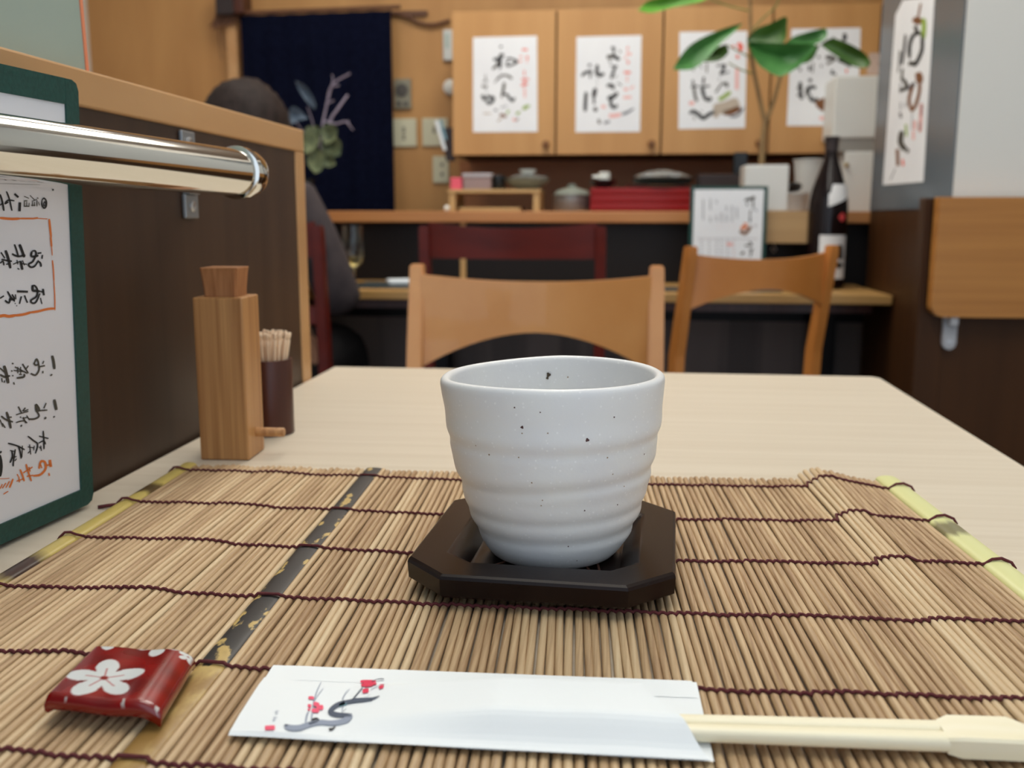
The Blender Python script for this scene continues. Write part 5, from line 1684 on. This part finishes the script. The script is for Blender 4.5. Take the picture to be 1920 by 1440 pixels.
part_label(obj('shoulder_label', bm, [M['label'], M['inkl']], t, world=True, smooth=True), 'white paper label on the bottle shoulder')
bm = nb()
wrap_patch(rd(289), rd(318), lambda u: zl_(407) - .011 * math.sin(PI * u), lambda u: zl_(407) + .011 * math.sin(PI * u), brf(.0009), 0, bm)
part_label(obj('round_seal', bm, M['seal'], t, world=True, smooth=True), 'round red seal')

# ivory locker in two tiers
Yf = 2.95
xa = xat(1553, Yf)
t = thing('ivory_locker', 'ivory two-tier locker in the corner beside the bottle', 'locker', (xa + .04, 3.0, LZ))
bm = nb(); box(bm, xa, .766, Yf, Yf + .148, zat(1600, 259, Yf), zat(1600, 142, Yf), .004); obj('upper_box', bm, M['fridge'], t, world=True)
bm = nb(); box(bm, xa + .022, .766, Yf + .004, Yf + .148, zat(1600, 284, Yf), zat(1600, 259, Yf)); obj('middle_band', bm, M['fridgeg'], t, world=True)
xd = xat(1579, Yf)
bm = nb(); box(bm, xd, .766, Yf + .001, Yf + .148, LZ + .0003, zat(1600, 284, Yf), .003); d = obj('lower_door', bm, M['fridge'], t, world=True)
bm = nb(); lathe(bm, [(.003, 0), (.003, .006), (.006, .008), (.006, .012), (.003, .014)], n=14)
bmesh.ops.rotate(bm, verts=bm.verts, cent=(0, 0, 0), matrix=Matrix.Rotation(PI / 2, 3, 'X'))
pk = at(1586, 310, Yf)
bmesh.ops.translate(bm, verts=bm.verts, vec=(pk.x, Yf + .001, pk.z)); obj('knob', bm, M['brass'], d, world=True, smooth=True)

# ------------------------------------------------------------------ fittings on the back wall
YW = 3.449


def plate(name, label, cat, x0, y0, x1, y1, m, depth=.008, parts=(), group=None, Yw=YW):
    a, b = at(x0, y0, Yw), at(x1, y1, Yw)
    t = thing(name, label, cat, ((a.x + b.x) / 2, Yw, (a.z + b.z) / 2), 0, group)
    bm = nb(); box(bm, a.x, b.x, Yw - depth, Yw, b.z, a.z, .002); obj('plate', bm, m, t, world=True)
    for nm, (px0, py0, px1, py1), pm, pd in parts:
        a, b = at(px0, py0, Yw), at(px1, py1, Yw)
        bm = nb(); box(bm, a.x, b.x, Yw - depth - pd, Yw - depth + .0005, b.z, a.z, .001); obj(nm, bm, pm, t, world=True)
    return t


t = plate('intercom', 'greyish round-faced intercom above the left switch plate', 'intercom', 740, 149, 772, 204, M['greyp'], .012, (('button', (746, 191, 754, 199), M['greydark'], .003), ('button', (758, 191, 766, 199), M['greydark'], .003)))
bm = nb(); a = at(755, 170, YW)
lathe(bm, [(.020, 0), (.022, .002), (.022, .004), (.018, .0045)], n=26); bmesh.ops.rotate(bm, verts=bm.verts, cent=(0, 0, 0), matrix=Matrix.Rotation(PI / 2, 3, 'X')); bmesh.ops.translate(bm, verts=bm.verts, vec=(a.x, YW - .012, a.z)); obj('speaker_grille', bm, M['greydark'], t, world=True)
plate('switch_plate', 'square cream switch plate beside the navy cloth', 'switch', 735, 223, 782, 275, M['cream'], .008, (('switch_button', (755, 238, 761, 250), M['greyp'], .002), ('switch_button', (755, 252, 761, 263), M['greyp'], .002)), 'cream wall plates')
plate('switch_plate', 'cream switch plate partly behind the hanging pen pouch', 'switch', 792, 222, 840, 274, M['cream'], .008, (('switch_button', (812, 238, 818, 250), M['greyp'], .002), ), 'cream wall plates')
plate('outlet_plate', 'tall cream outlet plate under the hanging pen pouch', 'outlet', 812, 293, 842, 343, M['cream'], .008, (('socket', (827, 306, 832, 312), M['greydark'], .001), ('socket', (827, 324, 832, 330), M['greydark'], .001)), 'cream wall plates')
plate('thermostat', 'narrow white thermometer beside the cupboard', 'thermometer', 832, 57, 850, 114, M['white'], .015, (('display', (836, 64, 843, 92), mat('lcd_grey', (170, 186, 178), .3), .001),))
bm = nb(); a = at(846, 164, YW)
lathe(bm, [(.020, 0), (.026, .004), (.026, .014), (.018, .022), (.004, .025)], n=26); bmesh.ops.rotate(bm, verts=bm.verts, cent=(0, 0, 0), matrix=Matrix.Rotation(PI / 2, 3, 'X')); bmesh.ops.translate(bm, verts=bm.verts, vec=(a.x, YW, a.z)); tag(obj('round_detector', bm, M['cup2'], None, smooth=True, origin=(a.x, YW, a.z)), 'round white dome at the left edge of the cupboard', 'detector')
# pen pouch on the side of the cupboard
Yp_ = 3.14
t = thing('pen_pouch', 'dark pouch hanging from the side of the cupboard', 'pouch', (-.545, Yp_, 1.08))
a, b = at(828, 240, Yp_), at(846, 302, Yp_)
bm = nb(); loft(bm, [[(x, y, z) for x, y in ((a.x + i, Yp_ - .012), (-.5285, Yp_ - .012), (-.5285, Yp_ + .014), (a.x + i, Yp_ + .014))] for i, z in ((0, a.z), (.006, (a.z + b.z) / 2), (.016, b.z))]); obj('pouch_body', bm, M['darkbox'], t, world=True)
for k, (pp, mm_) in enumerate(((((818, 226), (834, 282)), M['towel']), (((826, 224), (836, 262)), mat('pen_blue', (120, 160, 176), .4)))):
    A_, B_ = at(*pp[0], Yp_ - .016), at(*pp[1], Yp_ - .0165)
    bm = nb(); tube(bm, [A_, B_], [.006 if k == 0 else .004] * 2, 10)
    tag(obj('pen' if k else 'paper_roll', bm, mm_, None, smooth=True, origin=B_), ('thin blue-grey pen' if k else 'white rolled paper') + ' sticking out of the dark pouch', 'pen' if k else 'paper')
# cable, dark box and dried bundle
bm = nb(); tube(bm, catmull([tuple(at(x, y, 3.435)) for x, y in ((728, 22), (760, 30), (785, 42), (812, 46), (844, 38))], 6), .006, 8); tag(obj('cable', bm, M['cable'], None, smooth=True, origin=at(790, 40, 3.435)), 'brown cable running from the cloth rod to the cupboard', 'cable')
bm = nb(); a, b = at(738, 22, YW), at(802, 30, YW); box(bm, a.x, b.x, YW - .012, YW, b.z, a.z); tag(obj('wall_batten', bm, M['cable'], None, origin=(a.x, YW, a.z)), 'short brown batten above the brown cable', 'batten')
Yx = 3.36
a, b = at(402, -20, Yx), at(455, 26, Yx)
t = thing('wall_box', 'dark box with a wooden side above the corner of the navy cloth', 'box', ((a.x + b.x) / 2, Yx, b.z))
c = at(437, 20, Yx)
bm = nb(); box(bm, a.x, c.x, Yx, YW, b.z, a.z, .003); obj('box_body', bm, M['darkbox'], t, world=True)
bm = nb(); box(bm, c.x, b.x, Yx + .002, YW, b.z + .004, a.z, .003); obj('box_side', bm, M['walnut'], t, world=True)
bm = nb()
rn = random.Random(9)
for k in range(26):
    x = 405 + 40 * rn.random(); y = 27
    P = [at(x, y, 3.39), at(x + rn.uniform(-10, 8), y + 10 + 8 * rn.random(), 3.39), at(x + rn.uniform(-18, 8), y + 14 + 16 * rn.random(), 3.385)]
    tube(bm, P, [.004, .0035, .001], 5)
for dx, dy in ((410, 112), (418, 95)):
    tube(bm, catmull([tuple(at(414, 30, 3.40)), tuple(at(dx, 70, 3.40)), tuple(at(dx + 6, dy, 3.40))], 4), .0014, 5)
tag(obj('dried_bundle', bm, M['bark'] if False else M['cable'], None, smooth=True, origin=at(420, 30, 3.39)), 'wispy dried grass bundle hanging under the dark box', 'dried grass')
# artificial flower arrangement in a slim vase
Yv = 2.86
vx = at(581, 390, Yv).x
t = thing('flower_vase', 'slim dark vase of grey-green leaves and lilac twigs behind the person', 'plant', (vx, Yv, LZ))
bm = nb(); lathe(bm, [(.022, .0003), (.026, .004), (.019, .04), (.013, .08), (.015, .095), (.012, .095), (.010, .08)], (vx, Yv, LZ), 24); obj('vase', bm, M['dish'], t, world=True, smooth=True)
for pts, r0 in (([(596, 320, Yv), (604, 240, Yv), (612, 200, Yv), (622, 160, Yv - .01), (656, 138, Yv - .02)], .0035), ([(600, 300, Yv), (618, 230, Yv), (632, 206, Yv), (652, 178, Yv + .02)], .0045), ([(606, 226, Yv), (630, 232, Yv), (648, 228, Yv), (662, 244, Yv + .01)], .003),
                ([(616, 186, Yv), (624, 150, Yv), (622, 140, Yv)], .002), ([(610, 196, Yv), (626, 188, Yv)], .002), ([(598, 300, Yv), (588, 236, Yv), (576, 200, Yv)], .002), ([(596, 300, Yv), (570, 250, Yv), (552, 226, Yv)], .002), ([(622, 162, Yv), (636, 160, Yv)], .0025), ([(655, 236, Yv), (652, 226, Yv)], .002)):
    stem('twig', pts, r0, r0 * .6, M['twig'], t)
for o, m in (([(590, 206), (574, 190), (560, 168), (553, 152), (570, 158), (584, 176), (592, 196)], M['bluel']), ([(580, 222), (560, 204), (546, 200), (541, 216), (546, 232), (562, 226)], M['bluel']),
             ([(596, 236), (575, 238), (568, 262), (572, 290), (588, 282), (600, 262)], M['dryleaf']), ([(600, 240), (616, 232), (632, 240), (630, 262), (612, 270), (602, 256)], M['dryleaf']), ([(602, 264), (624, 256), (640, 268), (638, 292), (616, 298), (604, 284)], M['dryleaf']),
             ([(592, 270), (578, 284), (576, 306), (590, 326), (604, 318), (606, 290)], M['dryleaf']), ([(606, 284), (622, 292), (630, 308), (616, 314), (602, 306)], M['dryleaf']), ([(584, 250), (572, 252), (566, 270), (574, 282), (588, 268)], M['bluel'])):
    leaf(o, Yv - .01 - .02 * rn.random(), -.02, m, t, .012)

# ------------------------------------------------------------------ place settings on the counter table
bm = nb(); a, b = at(672, 540, 2.45), at(765, 522, 2.6)
box(bm, -.70, -.44, 2.44, 2.66, CZ + .0003, CZ + .0035, .001); tag(obj('place_mat', bm, M['tray'], None, origin=(-.57, 2.55, CZ)), 'dark grey place mat on the counter beside the seated person', 'place mat', 'dark grey counter mats')
bm = nb(); box(bm, .10, .40, 2.44, 2.545, CZ + .0003, CZ + .0035, .001); tag(obj('place_mat', bm, M['tray'], None, origin=(.25, 2.5, CZ)), 'dark grey place mat on the counter in front of the standing menu', 'place mat', 'dark grey counter mats')
bm = nb(); box(bm, -.615, -.535, 2.53, 2.60, CZ + .0037, CZ + .016, .005, 3, rot=Matrix.Rotation(.35, 3, 'Z')); tag(obj('hand_towel', bm, M['towel'], None, smooth=True, origin=(-.575, 2.565, CZ + .004)), 'rolled white hand towel on the dark mat beside the seated person', 'towel', 'white counter towels')
bm = nb(); box(bm, .17, .24, 2.455, 2.50, CZ + .0037, CZ + .012, .004, 3, rot=Matrix.Rotation(.15, 3, 'Z')); tag(obj('hand_towel', bm, M['towel'], None, smooth=True, origin=(.2, 2.48, CZ + .004)), 'folded white hand towel on the mat in front of the standing menu', 'towel', 'white counter towels')
gx, gy = at(662, 470, 2.56).x, 2.56
t = thing('wine_glass', 'stemmed glass with pale drink on the counter beside the seated person', 'glass', (gx, gy, CZ))
bm = nb()
lathe(bm, [(.030, .0042), (.030, .0052), (.006, .008), (.0035, .014), (.0035, .040), (.010, .047), (.024, .060), (.0315, .080), (.033, .100), (.030, .130), (.0265, .158), (.0258, .158), (.0292, .130), (.0322, .100), (.0307, .080), (.023, .061), (.009, .0485)], (gx, gy, CZ), 36)
obj('glass_body', bm, M['glassclear'], t, world=True, smooth=True)
bm = nb(); lathe(bm, [(.002, .0492), (.0085, .0495), (.0222, .0615), (.0285, .0765), (.002, .0768)], (gx, gy, CZ), 30); obj('drink', bm, M['water'], t, world=True, smooth=True)


# ------------------------------------------------------------------ person at the counter
def skinned(name, nodes, edges, m, parent, levels=2, root=0):
    me = bpy.data.meshes.new(name)
    me.from_pydata([n[0] for n in nodes], edges, [])
    me.materials.append(m)
    o = bpy.data.objects.new(name, me); COL.objects.link(o); o.parent = parent
    sk = o.modifiers.new('skin', 'SKIN'); sk.use_smooth_shade = True
    for i, n in enumerate(nodes):
        r = n[1]
        me.skin_vertices[0].data[i].radius = (r, r) if not isinstance(r, tuple) else r
        me.skin_vertices[0].data[i].use_root = (i == root)
    sb = o.modifiers.new('sub', 'SUBSURF'); sb.levels = levels; sb.render_levels = levels
    dg = bpy.context.evaluated_depsgraph_get()
    ev = bpy.data.meshes.new_from_object(o.evaluated_get(dg))
    o.modifiers.clear()
    o.data = ev
    for p in ev.polygons: p.use_smooth = True
    return o


# local frame: origin on the floor under the pelvis, facing +Y
PX, PY = -0.868, 2.21
pe = thing('person', 'person with dark hair in a grey jacket seated at the counter, seen from behind', 'person', (PX, PY, 0))
B_ = [((0, .03, .565), .095), ((0, .01, .68), .110), ((0, 0, .80), .118), ((0, -.005, .91), .100), ((0, .01, .985), .058), ((0, .03, 1.04), .056), ((0, .045, 1.10), .084), ((0, .045, 1.145), .074),
      ((-.165, -.005, .925), .062), ((-.225, .04, .80), .050), ((-.240, .04, .735), .040), ((-.16, .26, .755), .032), ((-.12, .32, .757), .026),
      ((.115, -.005, .905), .055), ((.180, .01, .79), .045), ((.222, .010, .720), .038), ((.08, .25, .755), .032), ((.04, .30, .757), .026),
      ((-.09, .10, .545), .058), ((-.10, .42, .535), .050), ((-.10, .43, .28), .052), ((-.10, .40, .07), .036), ((-.10, .50, .035), .030),
      ((.09, .10, .545), .058), ((.11, .42, .535), .050), ((.11, .43, .28), .052), ((.11, .40, .07), .036), ((.11, .50, .035), .030)]
E_ = [(0, 1), (1, 2), (2, 3), (3, 4), (4, 5), (5, 6), (6, 7), (3, 8), (8, 9), (9, 10), (10, 11), (11, 12), (3, 13), (13, 14), (14, 15), (15, 16), (16, 17), (0, 18), (18, 19), (19, 20), (20, 21), (21, 22), (0, 23), (23, 24), (24, 25), (25, 26), (26, 27)]
for w, sx in ((12, -1), (17, 1)):
    bx, by, bz = B_[w][0]
    for k, (fx, ln) in enumerate(((-.026, .052), (-.009, .062), (.009, .066), (.026, .058))):
        i = len(B_)
        B_ += [((bx + fx, by + .045, bz), .0095), ((bx + fx * 1.1, by + .045 + ln * .55, bz - .004), .0085), ((bx + fx * 1.1, by + .045 + ln, bz - .016), .0075)]
        E_ += [(w, i), (i, i + 1), (i + 1, i + 2)]
    i = len(B_)
    B_ += [((bx - sx * .030, by + .02, bz), .0105), ((bx - sx * .045, by + .05, bz - .006), .009)]
    E_ += [(w, i), (i, i + 1)]
skinned('body', B_, E_, M['skin'], pe)
J = [((0, .025, .565), (.156, .124)), ((0, .01, .70), (.150, .118)), ((0, 0, .80), (.146, .120)), ((0, -.005, .910), (.115, .105)), ((0, .005, .985), .070),
     ((-.165, -.005, .920), .080), ((-.232, .04, .80), .066), ((-.245, .06, .70), .058), ((-.180, .19, .768), .044),
     ((.132, -.005, .912), .066), ((.186, .005, .79), .058), ((.224, .015, .680), .056), ((.150, .15, .768), .042)]
skinned('jacket', J, [(0, 1), (1, 2), (2, 3), (3, 4), (3, 5), (5, 6), (6, 7), (7, 8), (3, 9), (9, 10), (10, 11), (11, 12)], M['jacket'], pe)
Tn = [((0, .03, .565), (.150, .118)), ((0, .03, .60), (.148, .116)), ((-.09, .11, .545), .092), ((-.10, .42, .535), .076), ((-.10, .435, .28), .066), ((-.10, .41, .10), .056), ((.09, .11, .545), .092), ((.11, .42, .535), .076), ((.11, .435, .28), .066), ((.11, .41, .10), .056)]
skinned('trousers', Tn, [(0, 1), (0, 2), (2, 3), (3, 4), (4, 5), (0, 6), (6, 7), (7, 8), (8, 9)], M['trousers'], pe)
for s in (-1, 1):
    skinned('shoe', [((s * .105, .36, .045), .045), ((s * .105, .45, .040), .042), ((s * .105, .55, .030), .030)], [(0, 1), (1, 2)], M['dish'], pe)


def blob(name, c, rx, ry, rz_, m, par, fn=None, n=28):
    bm = nb()
    bmesh.ops.create_uvsphere(bm, u_segments=n * 2, v_segments=n, radius=1)
    for v in bm.verts:
        d = v.co.copy()
        k = 1 + (fn(d) if fn else 0)
        v.co = Vector((c[0] + d.x * rx * k, c[1] + d.y * ry * k, c[2] + d.z * rz_ * k))
    return obj(name, bm, m, par, smooth=True, angle=180)


HCn = (0.0, .035, 1.088)
blob('hair', HCn, .102, .112, .114, M['hair'], pe, lambda d: (-.16 if d.y > .55 and d.z < .35 else 0) + .035 * noise.noise(d * 4.5) + .012 * math.sin(math.atan2(d.x, d.z) * 26 + 3 * d.y) - (.12 * max(0, -d.z - .4)))
for s in (-1, 1):
    blob('ear', (s * .088, .060, 1.065), .010, .022, .032, M['skin'], pe, None, 10)
    blob('eye', (s * .033, .128, 1.085), .012, .008, .008, M['cup2'], pe, None, 8)
blob('nose', (0, .142, 1.058), .013, .018, .022, M['skin'], pe, None, 8)
blob('mouth', (0, .126, 1.018), .022, .008, .006, M['inkred'], pe, None, 8)
